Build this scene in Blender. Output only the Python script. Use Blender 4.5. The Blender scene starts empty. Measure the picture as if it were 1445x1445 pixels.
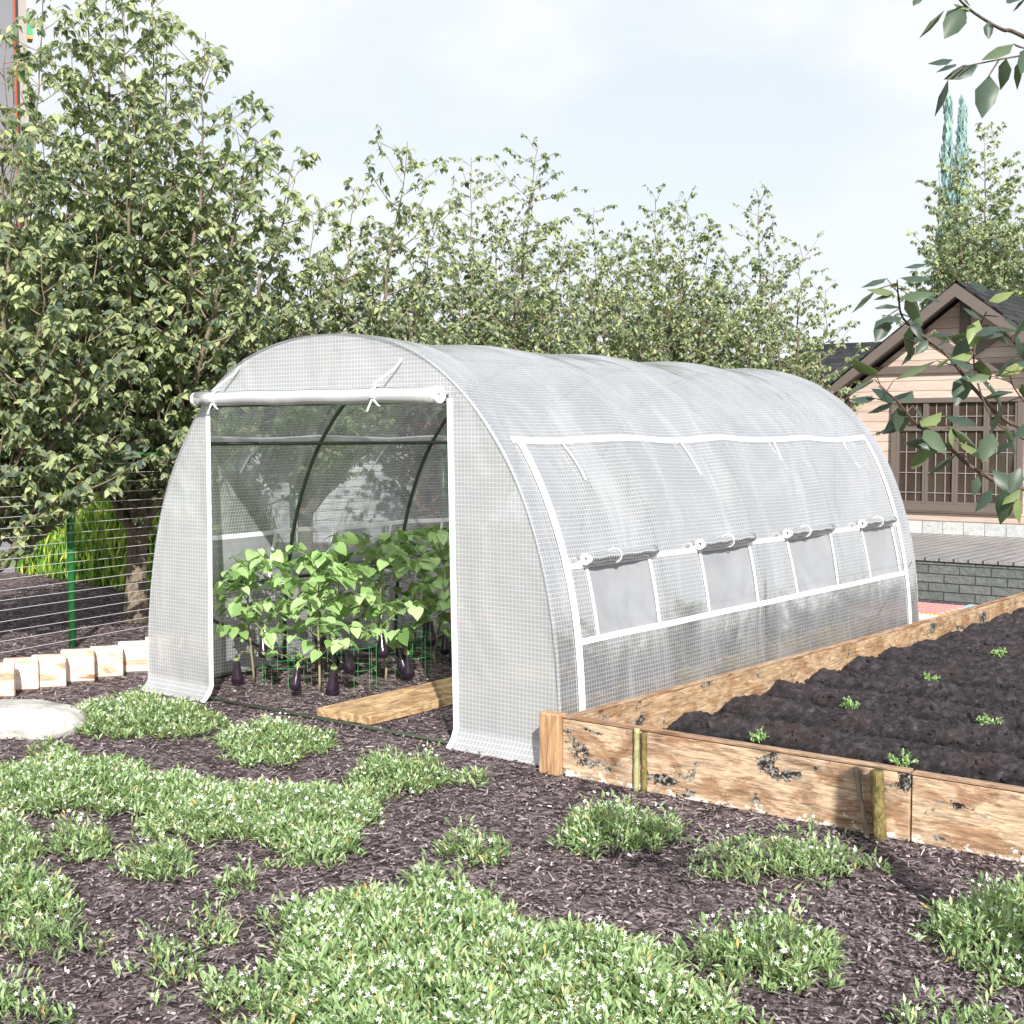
import bpy, math, random
import numpy as np
from mathutils import Vector, noise
random.seed(5); rng = np.random.default_rng(7)
S = bpy.context.scene; COL = S.collection
PI = math.pi
# ------------------------------------------------------------------ camera
YAW, PITCH, FPX, HALF = math.radians(37.8), math.radians(-3.28), 1877.0, 722.5
CAM = np.array([5.088, -4.962, 1.533])
cd = bpy.data.cameras.new('camera'); co = bpy.data.objects.new('camera', cd); COL.objects.link(co)
co.location = CAM; co.rotation_euler = (PI/2 + PITCH, 0, YAW)
cd.sensor_width = 36; cd.lens = FPX/1445*36; cd.clip_start = .05; cd.clip_end = 2000
S.camera = co
# ------------------------------------------------------------------ light
SUN_DIR = Vector((-1.0, 1.0, -0.91)).normalized()       # the way the light travels
SUN_ELEV = math.asin(-SUN_DIR.z); SUN_AZ = math.radians(135)
sl = bpy.data.lights.new('sun', 'SUN'); sl.energy = 4.5; sl.angle = math.radians(.5); sl.color = (1, .95, .87)
so = bpy.data.objects.new('sun', sl); COL.objects.link(so)
so.rotation_euler = SUN_DIR.to_track_quat('-Z', 'Y').to_euler(); so.location = (8, -8, 9)
W = bpy.data.worlds.new('World'); S.world = W; W.use_nodes = True
nt = W.node_tree; nt.nodes.clear()
def wn(t, **k):
    n = nt.nodes.new(t)
    for a, b in k.items(): setattr(n, a, b)
    return n
sky = wn('ShaderNodeTexSky', sky_type='NISHITA', sun_disc=False, sun_elevation=SUN_ELEV, sun_rotation=SUN_AZ,
         air_density=1.0, dust_density=2.0, ozone_density=1.0)
tc = wn('ShaderNodeTexCoord'); mp = wn('ShaderNodeMapping'); mp.inputs['Scale'].default_value = (1, 1, 2.0)
nz = wn('ShaderNodeTexNoise'); nz.inputs['Scale'].default_value = 4.0; nz.inputs['Detail'].default_value = 7; nz.inputs['Roughness'].default_value = .55
rp = wn('ShaderNodeValToRGB'); rp.color_ramp.elements[0].position = .38; rp.color_ramp.elements[0].color = (.74,)*3+(1,)
rp.color_ramp.elements[1].position = .60; rp.color_ramp.elements[1].color = (1, 1, 1, 1)
mx = wn('ShaderNodeMix', data_type='RGBA'); mx.inputs[7].default_value = (5.65, 5.85, 6.1, 1)
bg = wn('ShaderNodeBackground'); bg.inputs['Strength'].default_value = .1
ou = wn('ShaderNodeOutputWorld')
L = nt.links.new
L(tc.outputs['Generated'], mp.inputs[0]); L(mp.outputs[0], nz.inputs[0]); L(nz.outputs[0], rp.inputs[0])
L(rp.outputs[0], mx.inputs[0]); L(sky.outputs[0], mx.inputs[6]); L(mx.outputs[2], bg.inputs[0]); L(bg.outputs[0], ou.inputs[0])
vs = S.view_settings; vs.view_transform = 'Standard'; vs.look = 'None'; vs.exposure = 0.78; vs.gamma = 1
S.render.resolution_x = S.render.resolution_y = 1024

# ------------------------------------------------------------------ camera-model helpers (turn a seen point into a place on a plane)
_F = np.array([-math.sin(YAW)*math.cos(PITCH), math.cos(YAW)*math.cos(PITCH), math.sin(PITCH)])
_R = np.array([math.cos(YAW), math.sin(YAW), 0.]); _U = np.cross(_R, _F)
def ray(x, y): return _F + _R*((x-HALF)/FPX) - _U*((y-HALF)/FPX)
def gnd(x, y, z=0.): r = ray(x, y); return CAM + r*((z-CAM[2])/r[2])
def at(x, y, d): return CAM + ray(x, y)*d

# ------------------------------------------------------------------ tagging
def tag(o, label=None, cat=None, group=None, kind=None):
    if label: o['label'] = label
    if cat: o['category'] = cat
    if group: o['group'] = group
    if kind: o['kind'] = kind
    return o
def thing(name, label, cat, loc=(0, 0, 0), rz=0, group=None):
    o = bpy.data.objects.new(name, None); COL.objects.link(o); o.location = loc; o.rotation_euler = (0, 0, rz)
    o.empty_display_size = .1
    return tag(o, label, cat, group)
def copy_tree(o, parent=None):
    c = o.copy(); COL.objects.link(c); c.parent = parent
    for ch in o.children: copy_tree(ch, c)
    return c

# ------------------------------------------------------------------ node material helper
class NM:
    def __init__(s, name):
        s.m = bpy.data.materials.new(name); s.m.use_nodes = True; s.t = s.m.node_tree; s.t.nodes.clear()
        s.out = s.n('ShaderNodeOutputMaterial')
    def n(s, t, **k):
        n = s.t.nodes.new(t)
        for a, b in k.items():
            if a.startswith('i_'):
                key = a[2:]; n.inputs[int(key) if key.isdigit() else key.replace('_', ' ')].default_value = b
            else: setattr(n, a, b)
        return n
    def l(s, a, b): s.t.links.new(a, b)
    def coord(s, kind='Object', scale=(1, 1, 1), rot=(0, 0, 0)):
        c = s.n('ShaderNodeTexCoord'); m = s.n('ShaderNodeMapping'); m.inputs['Scale'].default_value = scale; m.inputs['Rotation'].default_value = rot
        s.l(c.outputs[kind], m.inputs[0]); return m.outputs[0]
    def noise(s, v, scale=5, detail=4, rough=.5, dist=0):
        n = s.n('ShaderNodeTexNoise', i_Scale=scale, i_Detail=detail, i_Roughness=rough, i_Distortion=dist)
        if v is not None: s.l(v, n.inputs[0])
        return n.outputs[0]
    def ramp(s, v, stops, interp='LINEAR'):
        n = s.n('ShaderNodeValToRGB'); r = n.color_ramp; r.interpolation = interp
        while len(r.elements) < len(stops): r.elements.new(.5)
        for e, (p, c) in zip(r.elements, stops):
            e.position = p; e.color = (c, c, c, 1) if isinstance(c, (int, float)) else tuple(c)+(1,)
        s.l(v, n.inputs[0]); return n.outputs[0]
    def mix(s, f, a, b, blend='MIX'):
        n = s.n('ShaderNodeMix', data_type='RGBA', blend_type=blend)
        for i, v in ((0, f), (6, a), (7, b)):
            if hasattr(v, 'is_linked') or isinstance(v, bpy.types.NodeSocket): s.l(v, n.inputs[i])
            else: n.inputs[i].default_value = v if i == 0 else (tuple(v)+(1,) if len(v) == 3 else v)
        return n.outputs[2]
    def math(s, op, a, b=None, c=None):
        n = s.n('ShaderNodeMath', operation=op)
        for i, v in enumerate((a, b, c)):
            if v is None: continue
            if isinstance(v, bpy.types.NodeSocket): s.l(v, n.inputs[i])
            else: n.inputs[i].default_value = v
        return n.outputs[0]
    def bump(s, h, strength=.3, dist=.01, normal=None):
        n = s.n('ShaderNodeBump', i_Strength=strength, i_Distance=dist); s.l(h, n.inputs['Height'])
        if normal is not None: s.l(normal, n.inputs['Normal'])
        return n.outputs[0]
    def bsdf(s, col, rough=.6, metal=0, spec=.5, normal=None):
        n = s.n('ShaderNodeBsdfPrincipled', i_Metallic=metal)
        n.inputs['Specular IOR Level'].default_value = spec
        for k, v in (('Base Color', col), ('Roughness', rough)):
            if isinstance(v, bpy.types.NodeSocket): s.l(v, n.inputs[k])
            else: n.inputs[k].default_value = tuple(v)+(1,) if k == 'Base Color' else v
        if normal is not None: s.l(normal, n.inputs['Normal'])
        return n
    def done(s, sh):
        s.l(sh.outputs[0] if hasattr(sh, 'outputs') else sh, s.out.inputs[0]); return s.m

def simple(name, col, rough=.5, metal=0, var=.15, scale=30, bump=.1, spec=.5):
    m = NM(name); v = m.coord(); f = m.noise(v, scale, 5, .6)
    c = m.mix(f, [x*(1-var) for x in col], [min(1, x*(1+var)) for x in col])
    return m.done(m.bsdf(c, rough, metal, spec, m.bump(f, bump, .005)))

def leaf_material(name, stops, trans=.35, rough=.5, spec=.4, vein=False):
    m = NM(name); a = m.n('ShaderNodeAttribute', attribute_name='tint'); c = m.ramp(a.outputs['Fac'], stops)
    b = m.bsdf(c, rough, 0, spec)
    t = m.n('ShaderNodeBsdfTranslucent'); tcn = m.mix(.5, c, (.30, .42, .06)); m.l(tcn, t.inputs[0])
    x = m.n('ShaderNodeMixShader', i_0=trans); m.l(b.outputs[0], x.inputs[1]); m.l(t.outputs[0], x.inputs[2])
    return m.done(x)

M = {}
M['tree_leaf'] = leaf_material('tree_leaf', [(0, (.085, .125, .12)), (.35, (.20, .26, .18)), (.62, (.38, .45, .24)), (1, (.60, .66, .35))], .52, .45)
M['tree_leaf_dark'] = leaf_material('tree_leaf_dark', [(0, (.08, .115, .09)), (.4, (.16, .21, .12)), (.75, (.30, .37, .18)), (1, (.50, .57, .28))], .46, .45)
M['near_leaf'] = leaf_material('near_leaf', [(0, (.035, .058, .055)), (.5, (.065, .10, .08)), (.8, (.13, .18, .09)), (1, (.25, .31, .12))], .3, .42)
M['veg_leaf'] = leaf_material('veg_leaf', [(0, (.12, .24, .07)), (.5, (.29, .47, .17)), (1, (.48, .66, .32))], .35, .42)
M['cover_leaf'] = leaf_material('cover_leaf', [(0, (.10, .18, .065)), (.45, (.24, .37, .155)), (.8, (.40, .52, .27)), (.93, (.58, .66, .42)), (1, (.46, .38, .14))], .3, .45)
M['reed_leaf'] = leaf_material('reed_leaf', [(0, (.03, .13, .03)), (.35, (.16, .38, .06)), (.65, (.48, .66, .10)), (1, (.78, .82, .16))], .5, .5)
M['teal_leaf'] = leaf_material('teal_leaf', [(0, (.16, .30, .33)), (.5, (.33, .50, .55)), (1, (.42, .56, .48))], .3, .5)
M['yellow_leaf'] = leaf_material('yellow_leaf', [(0, (.40, .46, .05)), (1, (.85, .76, .08))], .35, .5)
M['petal'] = simple('petal', (.82, .84, .80), .6, 0, .05)

def bark_mat(name, a, b):
    m = NM(name); v = m.coord(scale=(1, 1, .35)); f = m.noise(v, 38, 6, .7, .6)
    return m.done(m.bsdf(m.ramp(f, [(.3, a), (.7, b)]), .9, 0, .2, m.bump(f, .8, .02)))
M['bark'] = bark_mat('bark', (.07, .055, .04), (.32, .26, .20))
M['twig'] = bark_mat('twig', (.14, .11, .08), (.36, .29, .22))
M['near_bark'] = bark_mat('near_bark', (.06, .045, .035), (.22, .17, .13))
M['stem'] = simple('stem', (.22, .20, .12), .6)
M['green_stem'] = simple('green_stem', (.16, .30, .08), .5)

# ------------------------------------------------------------------ mesh building
class MB:
    def __init__(s): s.v = []; s.f = []
    def add(s, vs, fs):
        b = len(s.v); s.v += [tuple(x) for x in vs]; s.f += [tuple(i+b for i in q) for q in fs]
    def box(s, x0, x1, y0, y1, z0, z1):
        s.add([(x, y, z) for z in (z0, z1) for x, y in ((x0, y0), (x1, y0), (x1, y1), (x0, y1))],
              [(3, 2, 1, 0), (4, 5, 6, 7), (0, 1, 5, 4), (1, 2, 6, 5), (2, 3, 7, 6), (3, 0, 4, 7)])
    def prism(s, poly, y0, y1):            # poly of (x,z), extruded along y
        n = len(poly); s.add([(x, y0, z) for x, z in poly]+[(x, y1, z) for x, z in poly],
            [tuple(range(n)), tuple(range(2*n-1, n-1, -1))]+[(i, i+n, (i+1) % n+n, (i+1) % n) for i in range(n)])
    def tube(s, pts, rad, sides=6, cap=True):
        pts = [Vector(p) for p in pts]; n = len(pts)
        if not hasattr(rad, '__len__'): rad = [rad]*n
        ref = None; vs = []
        for i, p in enumerate(pts):
            t = (pts[min(i+1, n-1)]-pts[max(i-1, 0)])
            t = t.normalized() if t.length > 1e-9 else Vector((0, 0, 1))
            if ref is None: ref = Vector((1, 0, 0)) if abs(t.x) < .8 else Vector((0, 1, 0))
            u = (ref - t*ref.dot(t)); u = u.normalized() if u.length > 1e-6 else t.orthogonal().normalized(); ref = u; w = t.cross(u)
            for k in range(sides):
                a = 2*PI*k/sides; vs.append(p + (u*math.cos(a)+w*math.sin(a))*rad[i])
        fs = [(i*sides+k, i*sides+(k+1) % sides, (i+1)*sides+(k+1) % sides, (i+1)*sides+k) for i in range(n-1) for k in range(sides)]
        if cap: fs += [tuple(range(sides-1, -1, -1)), tuple((n-1)*sides+k for k in range(sides))]
        s.add(vs, fs)
    def lathe(s, prof, c=(0, 0, 0), axis=(0, 0, 1), sides=16):
        ax = Vector(axis).normalized(); u = ax.orthogonal().normalized(); w = ax.cross(u); c = Vector(c); vs = []
        for r, h in prof:
            for k in range(sides):
                a = 2*PI*k/sides; vs.append(c + ax*h + (u*math.cos(a)+w*math.sin(a))*max(r, 1e-4))
        n = len(prof)
        s.add(vs, [(i*sides+k, i*sides+(k+1) % sides, (i+1)*sides+(k+1) % sides, (i+1)*sides+k) for i in range(n-1) for k in range(sides)]
              + [tuple(range(sides-1, -1, -1)), tuple((n-1)*sides+k for k in range(sides))])
    def sheet_strip(s, pts, off, thick):   # pts polyline (3-D), off = width vector, thick along normal
        off = Vector(off); n = len(pts); vs = []; pts = [Vector(p) for p in pts]
        for i, p in enumerate(pts):
            t = (pts[min(i+1, n-1)]-pts[max(i-1, 0)]).normalized(); nn = t.cross(off).normalized()*thick/2
            vs += [p+nn, p-nn, p+off-nn, p+off+nn]
        fs = []
        for i in range(n-1):
            for k in range(4): fs.append((i*4+k, i*4+(k+1) % 4, (i+1)*4+(k+1) % 4, (i+1)*4+k))
        fs += [(3, 2, 1, 0), tuple((n-1)*4+k for k in range(4))]
        s.add(vs, fs)
    def build(s, name, mat, parent=None, smooth=False, bevel=0, loc=None, rz=0):
        me = bpy.data.meshes.new(name); me.from_pydata(s.v, [], s.f); me.materials.append(mat)
        if smooth: me.polygons.foreach_set('use_smooth', [True]*len(me.polygons))
        o = bpy.data.objects.new(name, me); COL.objects.link(o); o.parent = parent
        if loc is not None: o.location = loc
        o.rotation_euler.z = rz
        if bevel:
            b = o.modifiers.new('bevel', 'BEVEL'); b.width = bevel; b.segments = 2; b.limit_method = 'ANGLE'
        return o

def np_mesh(name, V, tris, mat, parent=None, tint=None, uv=None, smooth=False):
    me = bpy.data.meshes.new(name); k = tris.shape[1]
    me.vertices.add(len(V)); me.vertices.foreach_set('co', np.ascontiguousarray(V, dtype=np.float32).ravel())
    me.loops.add(tris.size); me.loops.foreach_set('vertex_index', np.ascontiguousarray(tris, dtype=np.int32).ravel())
    me.polygons.add(len(tris)); me.polygons.foreach_set('loop_start', np.arange(0, tris.size, k, dtype=np.int32))
    me.update(calc_edges=True)
    if smooth: me.polygons.foreach_set('use_smooth', np.ones(len(tris), dtype=bool))
    if tint is not None:
        a = me.attributes.new('tint', 'FLOAT', 'POINT'); a.data.foreach_set('value', np.ascontiguousarray(tint, dtype=np.float32))
    if uv is not None:
        u = me.uv_layers.new(name='UVMap'); u.data.foreach_set('uv', np.ascontiguousarray(uv[tris.ravel()], dtype=np.float32).ravel())
    me.materials.append(mat)
    o = bpy.data.objects.new(name, me); COL.objects.link(o); o.parent = parent
    return o

def nrm(a): return a/np.maximum(np.linalg.norm(a, axis=-1, keepdims=True), 1e-9)
def scatter(TV, TF, P, D, N, Sc, tint, wid=None):
    """place template (x across, y along, z up) at P with axis D, face normal N, size Sc"""
    D = nrm(D); X = nrm(np.cross(D, N)); Z = np.cross(X, D); n = len(P)
    w = Sc if wid is None else wid
    V = P[:, None, :] + TV[None, :, 0:1]*X[:, None, :]*w[:, None, None] + TV[None, :, 1:2]*D[:, None, :]*Sc[:, None, None] + TV[None, :, 2:3]*Z[:, None, :]*Sc[:, None, None]
    T = TF[None] + (np.arange(n)*len(TV))[:, None, None]
    return V.reshape(-1, 3), T.reshape(-1, TF.shape[1]), np.repeat(tint, len(TV))
def stack(parts):
    V, T, C = [], [], []; b = 0
    for v, t, c in parts: V.append(v); T.append(t+b); C.append(c); b += len(v)
    return np.concatenate(V), np.concatenate(T), np.concatenate(C)
LEAF_V = np.array([(0, 0, 0), (0, .42, .02), (0, 1, -.22), (-.26, .22, .07), (-.25, .55, .0), (.26, .22, .07), (.25, .55, .0), (0, .78, -.08)])
LEAF_F = np.array([(0, 1, 3), (1, 4, 3), (1, 7, 4), (7, 2, 4), (0, 5, 1), (1, 5, 6), (1, 6, 7), (7, 6, 2)])
HEART_V = np.array([(0, 0, 0), (0, .3, -.02), (0, .65, -.06), (0, 1, -.25), (-.26, -.08, .04), (-.47, .15, .05), (-.40, .5, .02), (-.2, .8, -.08),
                    (.26, -.08, .04), (.47, .15, .05), (.40, .5, .02), (.2, .8, -.08)])
HEART_F = np.array([(0, 1, 4), (4, 1, 5), (5, 1, 6), (1, 2, 6), (6, 2, 7), (2, 3, 7), (0, 8, 1), (8, 9, 1), (9, 10, 1), (1, 10, 2), (10, 11, 2), (2, 11, 3)])
BLADE_V = np.array([(0, 0, 0), (.13, .55, .02), (0, 1, -.12), (-.13, .55, .02), (0, .5, -.03)])
BLADE_F = np.array([(0, 1, 4), (1, 2, 4), (0, 4, 3), (4, 2, 3)])
def _star():
    v = [(0, 0, 0)]; f = []
    for k in range(5):
        a = 2*PI*k/5
        for da, r, z in ((-.35, .55, .08), (0, 1, .0), (.35, .55, .08)): v.append((r*math.cos(a+da), r*math.sin(a+da), z))
        b = 1+3*k; f += [(0, b, b+1), (0, b+1, b+2)]
    return np.array(v), np.array(f)
STAR_V, STAR_F = _star()

# ================================================================== GROUND
m = NM('mulch_ground'); v = m.coord()
n1 = m.noise(v, 1.3, 5, .6); n2 = m.noise(v, 45, 6, .75, .8)
vo = m.n('ShaderNodeTexVoronoi', i_Scale=55.0); vv = m.coord(scale=(1, .45, 1), rot=(0, 0, .6)); m.l(vv, vo.inputs[0])
vo2 = m.n('ShaderNodeTexVoronoi', i_Scale=42.0); vv2 = m.coord(scale=(.45, 1, 1), rot=(0, 0, .3)); m.l(vv2, vo2.inputs[0])
mm = m.mix(.5, vo.outputs['Color'], vo2.outputs['Color']); sep = m.n('ShaderNodeSeparateColor'); m.l(mm, sep.inputs[0])
c = m.ramp(sep.outputs[0], [(.15, (.035, .028, .031)), (.5, (.125, .098, .105)), (.72, (.25, .20, .21)), (.9, (.44, .38, .38))])
c = m.mix(.55, c, m.ramp(n2, [(.3, (.3, .3, .3)), (.7, (1.25, 1.2, 1.2))]), 'MULTIPLY')
c = m.mix(.6, c, m.ramp(n1, [(.3, (.7, .7, .7)), (.7, (1.15, 1.1, 1.1))]), 'MULTIPLY')
gd = m.n('ShaderNodeVectorMath', operation='DISTANCE'); m.l(v, gd.inputs[0]); gd.inputs[1].default_value = (0, 4, 0)
far = m.math('ADD', gd.outputs['Value'], m.math('MULTIPLY', n1, 5.))
c = m.mix(m.ramp(m.math('MULTIPLY', far, .01), [(.19, 0.0), (.21, 1.0)]), c, m.ramp(n2, [(.3, (.07, .11, .035)), (.7, (.16, .21, .07))]))
h = m.math('ADD', m.math('MULTIPLY', sep.outputs[0], .6), n2)
M['mulch'] = m.done(m.bsdf(c, .9, 0, .2, m.bump(h, .9, .02)))
g = MB()
g.add([(-400, -60, 0), (400, -60, 0), (400, 500, 0), (-400, 500, 0)], [(0, 1, 2, 3)])
tag(g.build('ground', M['mulch']), kind='structure')

# bark chips
m = NM('bark_chip'); a = m.n('ShaderNodeAttribute', attribute_name='tint')
c = m.ramp(a.outputs['Fac'], [(0, (.030, .024, .027)), (.35, (.115, .09, .098)), (.62, (.26, .21, .222)), (.88, (.44, .375, .385)), (1, (.64, .59, .59))])
f = m.noise(m.coord(), 160, 3, .6)
M['chip'] = m.done(m.bsdf(m.mix(.5, c, m.ramp(f, [(.3, .4), (.7, 1.3)]), 'MULTIPLY'), .85, 0, .25))
def chips(n, x0, x1, y0, y1, dens):
    P = np.stack([rng.uniform(x0, x1, n), rng.uniform(y0, y1, n), np.zeros(n)], 1)
    rel = P - CAM; d = np.hypot(rel[:, 0], rel[:, 1]); fw = rel@np.array([-math.sin(YAW), math.cos(YAW), 0]); sd = rel@_R
    k = (fw > 2.2) & (np.abs(sd) < fw*.45+.3) & (rng.random(n) < dens(d))
    k &= ~((P[:, 0] > 1.55) & (P[:, 1] > -.14) & (P[:, 0] < 6.5))
    return P[k]
P = chips(780000, -9, 5.6, -3.6, 6.5, lambda d: np.clip((4.2/d)**1.6, 0, 1))
n = len(P); az = rng.uniform(0, 2*PI, n); el = rng.normal(0, .28, n)
D = np.stack([np.cos(az)*np.cos(el), np.sin(az)*np.cos(el), np.sin(el)], 1)
N = nrm(np.stack([rng.normal(0, .35, n), rng.normal(0, .35, n), np.ones(n)], 1))
P[:, 2] = rng.uniform(.002, .016, n)
CH_V = np.array([(-.5, 0, 0), (.5, .05, 0), (.35, .5, .06), (.42, .95, 0), (-.3, 1, 0), (-.5, .5, .05)]) ; CH_V[:, 1] -= .5
CH_F = np.array([(0, 1, 2, 5), (5, 2, 3, 4)])
ln = rng.gamma(2.6, .0050, n)+.005; wd = rng.uniform(.003, .010, n)
V, T, C = scatter(CH_V, CH_F, P, D, N, ln, np.clip(rng.beta(2, 2.6, n)+(rng.random(n) < .02)*.5, 0, 1), wd)
tag(np_mesh('bark_chips', V, T, M['chip'], tint=C), 'loose purplish brown bark chips spread over the garden ground', 'bark mulch', kind='stuff')

# ================================================================== GREENHOUSE
GA, GB, GN, GL = 1.53, 2.065, 2.36, 4.45
_th = np.linspace(0, PI, 2001)
_px = GA*np.sign(np.cos(_th))*np.abs(np.cos(_th))**(2/GN); _pz = GB*np.abs(np.sin(_th))**(2/GN)
_arc = np.concatenate([[0], np.cumsum(np.hypot(np.diff(_px), np.diff(_pz)))]); ARC = _arc[-1]
def prof(s): return np.interp(s, _arc, _px), np.interp(s, _arc, _pz)   # s=0 right foot, s=ARC left foot
def s_of_z(z): return float(np.interp(z, _pz[:1001], _arc[:1001]))
def halfx(z): return float(np.interp(z, _pz[:1001], _px[:1001]))
RIBS = [0.0, 1.06, 2.15, 3.28, GL]
def sag(y):
    for a, b in zip(RIBS[:-1], RIBS[1:]):
        if a <= y <= b: return .026*math.sin(PI*(y-a)/(b-a))**1.3
    return 0
def shell(s, y, off=0.0):
    """point on the tunnel cover, off = metres outward"""
    x, z = prof(s); e = 1e-3; x1, z1 = prof(min(s+e, ARC)); x0, z0 = prof(max(s-e, 0)); tx, tz = x1-x0, z1-z0; l = math.hypot(tx, tz) or 1
    nx, nz_ = tz/l, -tx/l                               # outward
    k = min(1, z/.8)
    d = off - sag(y)*k + .010*k*noise.noise(Vector((float(s)*1.5, y*2.6, 1.7))) + .012*k*noise.noise(Vector((float(s)*.9+y*1.4, y*1.1, 7.7)))
    return (float(x)+nx*d, y, max(float(z)+nz_*d, .0))

def film(name, cell_alpha, line_alpha, tintc=(.80, .83, .85), grid=.022, lw=.078, gloss=.5, patch=True):
    m = NM(name); tc = m.n('ShaderNodeTexCoord'); sp = m.n('ShaderNodeSeparateXYZ'); m.l(tc.outputs['UV'], sp.inputs[0])
    def line(sock):
        fr = m.math('FRACT', m.math('MULTIPLY', sock, 1/grid)); d = m.math('ABSOLUTE', m.math('SUBTRACT', fr, .5))
        return m.math('LESS_THAN', d, lw)
    ln = m.math('MAXIMUM', line(sp.outputs[0]), line(sp.outputs[1]))
    wr = m.coord('UV', scale=(1.0, .55, 1), rot=(0, 0, .35)); wn_ = m.noise(wr, 3.2, 5, .62, 1.6); w2 = m.noise(m.coord('UV'), 9, 3, .5, .8)
    al = m.ramp(m.noise(m.coord('UV', scale=(1.6, .5, 1), rot=(0, 0, .55)), 2.6, 7, .66, 1.2), [(.34, cell_alpha*.75), (.50, cell_alpha), (.64, min(1, cell_alpha*1.6))]) if patch else None  # uneven milky film; its whiter smears imitate soft reflections through opacity
    A = m.mix(ln, al if patch else (cell_alpha,)*3, (line_alpha,)*3)
    col = m.mix(ln, tintc, (.82, .83, .85))
    hgt = m.math('ADD', m.math('MULTIPLY', wn_, 1.0), m.math('MULTIPLY', w2, .25))
    nb = m.bump(m.math('ADD', m.math('MULTIPLY', m.noise(m.coord('UV', scale=(1.0, .5, 1), rot=(0, 0, .35)), 2.4, 2, .45, 1.0), 1.6), m.math('MULTIPLY', w2, .12)), .35, .05); nb2 = m.bump(ln, .3, .0015, nb)
    df = m.n('ShaderNodeBsdfDiffuse'); m.l(col, df.inputs[0]); m.l(nb2, df.inputs['Normal'])
    tr = m.n('ShaderNodeBsdfTranslucent'); m.l(col, tr.inputs[0])
    a = m.n('ShaderNodeMixShader', i_0=.42); m.l(df.outputs[0], a.inputs[1]); m.l(tr.outputs[0], a.inputs[2])
    tp = m.n('ShaderNodeBsdfTransparent'); tp.inputs[0].default_value = (.96, .97, .98, 1)
    b = m.n('ShaderNodeMixShader'); m.l(A, b.inputs[0]); m.l(tp.outputs[0], b.inputs[1]); m.l(a.outputs[0], b.inputs[2])
    gl = m.n('ShaderNodeBsdfGlossy', i_Roughness=.10); m.l(nb, gl.inputs['Normal'])
    fr = m.n('ShaderNodeLayerWeight', i_Blend=.5); m.l(nb, fr.inputs['Normal'])
    c_ = m.n('ShaderNodeMixShader'); m.l(m.math('MINIMUM', m.math('MULTIPLY', m.math('ADD', m.math('POWER', fr.outputs['Facing'], 3.0), .12), gloss), .5), c_.inputs[0]); m.l(b.outputs[0], c_.inputs[1]); m.l(gl.outputs[0], c_.inputs[2])
    return m.done(c_)
M['film'] = film('woven_clear_film', .54, .88, (.57, .595, .645), gloss=1.7)
M['film_front'] = film('woven_front_film', .74, .92, (.65, .675, .715), gloss=.8, patch=False)
M['roll_film'] = film('rolled_film', .88, .97, (.74, .77, .79), gloss=.8, patch=False)
M['roll_film_clear'] = film('rolled_window_film', .62, .93, (.36, .38, .40), gloss=1.6, patch=False)
M['trim'] = simple('white_trim', (.86, .87, .89), .45, 0, .03)
m = NM('insect_net'); v = m.coord(); f = m.noise(v, 6, 5, .6, 1.0)
d1 = m.bsdf(m.ramp(f, [(.3, (.29, .305, .335)), (.7, (.355, .37, .40))]), .7); tp = m.n('ShaderNodeBsdfTransparent'); x = m.n('ShaderNodeMixShader', i_0=.82)
m.l(tp.outputs[0], x.inputs[1]); m.l(d1.outputs[0], x.inputs[2]); M['net'] = m.done(x)
M['frame'] = simple('green_steel', (.055, .075, .05), .35, .3, .1, spec=.6)

gh = thing('polytunnel', 'walk-in polytunnel greenhouse in white gridded film with rolled-up door', 'greenhouse')
ZW0, ZW1 = .565, .915; SW0, SW1 = s_of_z(ZW0), s_of_z(ZW1); ST = s_of_z(1.52)
WY = [(.35, .92), (1.44, 2.02), (2.54, 3.14), (3.66, 4.20)]
# tunnel cover with window holes
ys = sorted(set(np.round(np.concatenate([np.linspace(-.02, GL+.02, 90)] + [np.array(w) for w in WY]), 4)))
ss = sorted(set(np.round(np.concatenate([np.linspace(0, ARC, 110), [SW0, SW1, ARC-SW0, ARC-SW1]]), 5)))
V = []; UV = []
for y in ys:
    for s in ss: V.append(shell(s, y)); UV.append((y, s))
ns = len(ss); F = []
def in_win(s, y):
    q = min(s, ARC-s); return SW0 < q < SW1 and any(a < y < b for a, b in WY)
for i in range(len(ys)-1):
    for j in range(ns-1):
        if not in_win((ss[j]+ss[j+1])/2, (ys[i]+ys[i+1])/2): F.append((i*ns+j, i*ns+j+1, (i+1)*ns+j+1, (i+1)*ns+j))
np_mesh('tunnel_cover', np.array(V), np.array(F), M['film'], gh, uv=np.array(UV), smooth=True)
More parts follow.
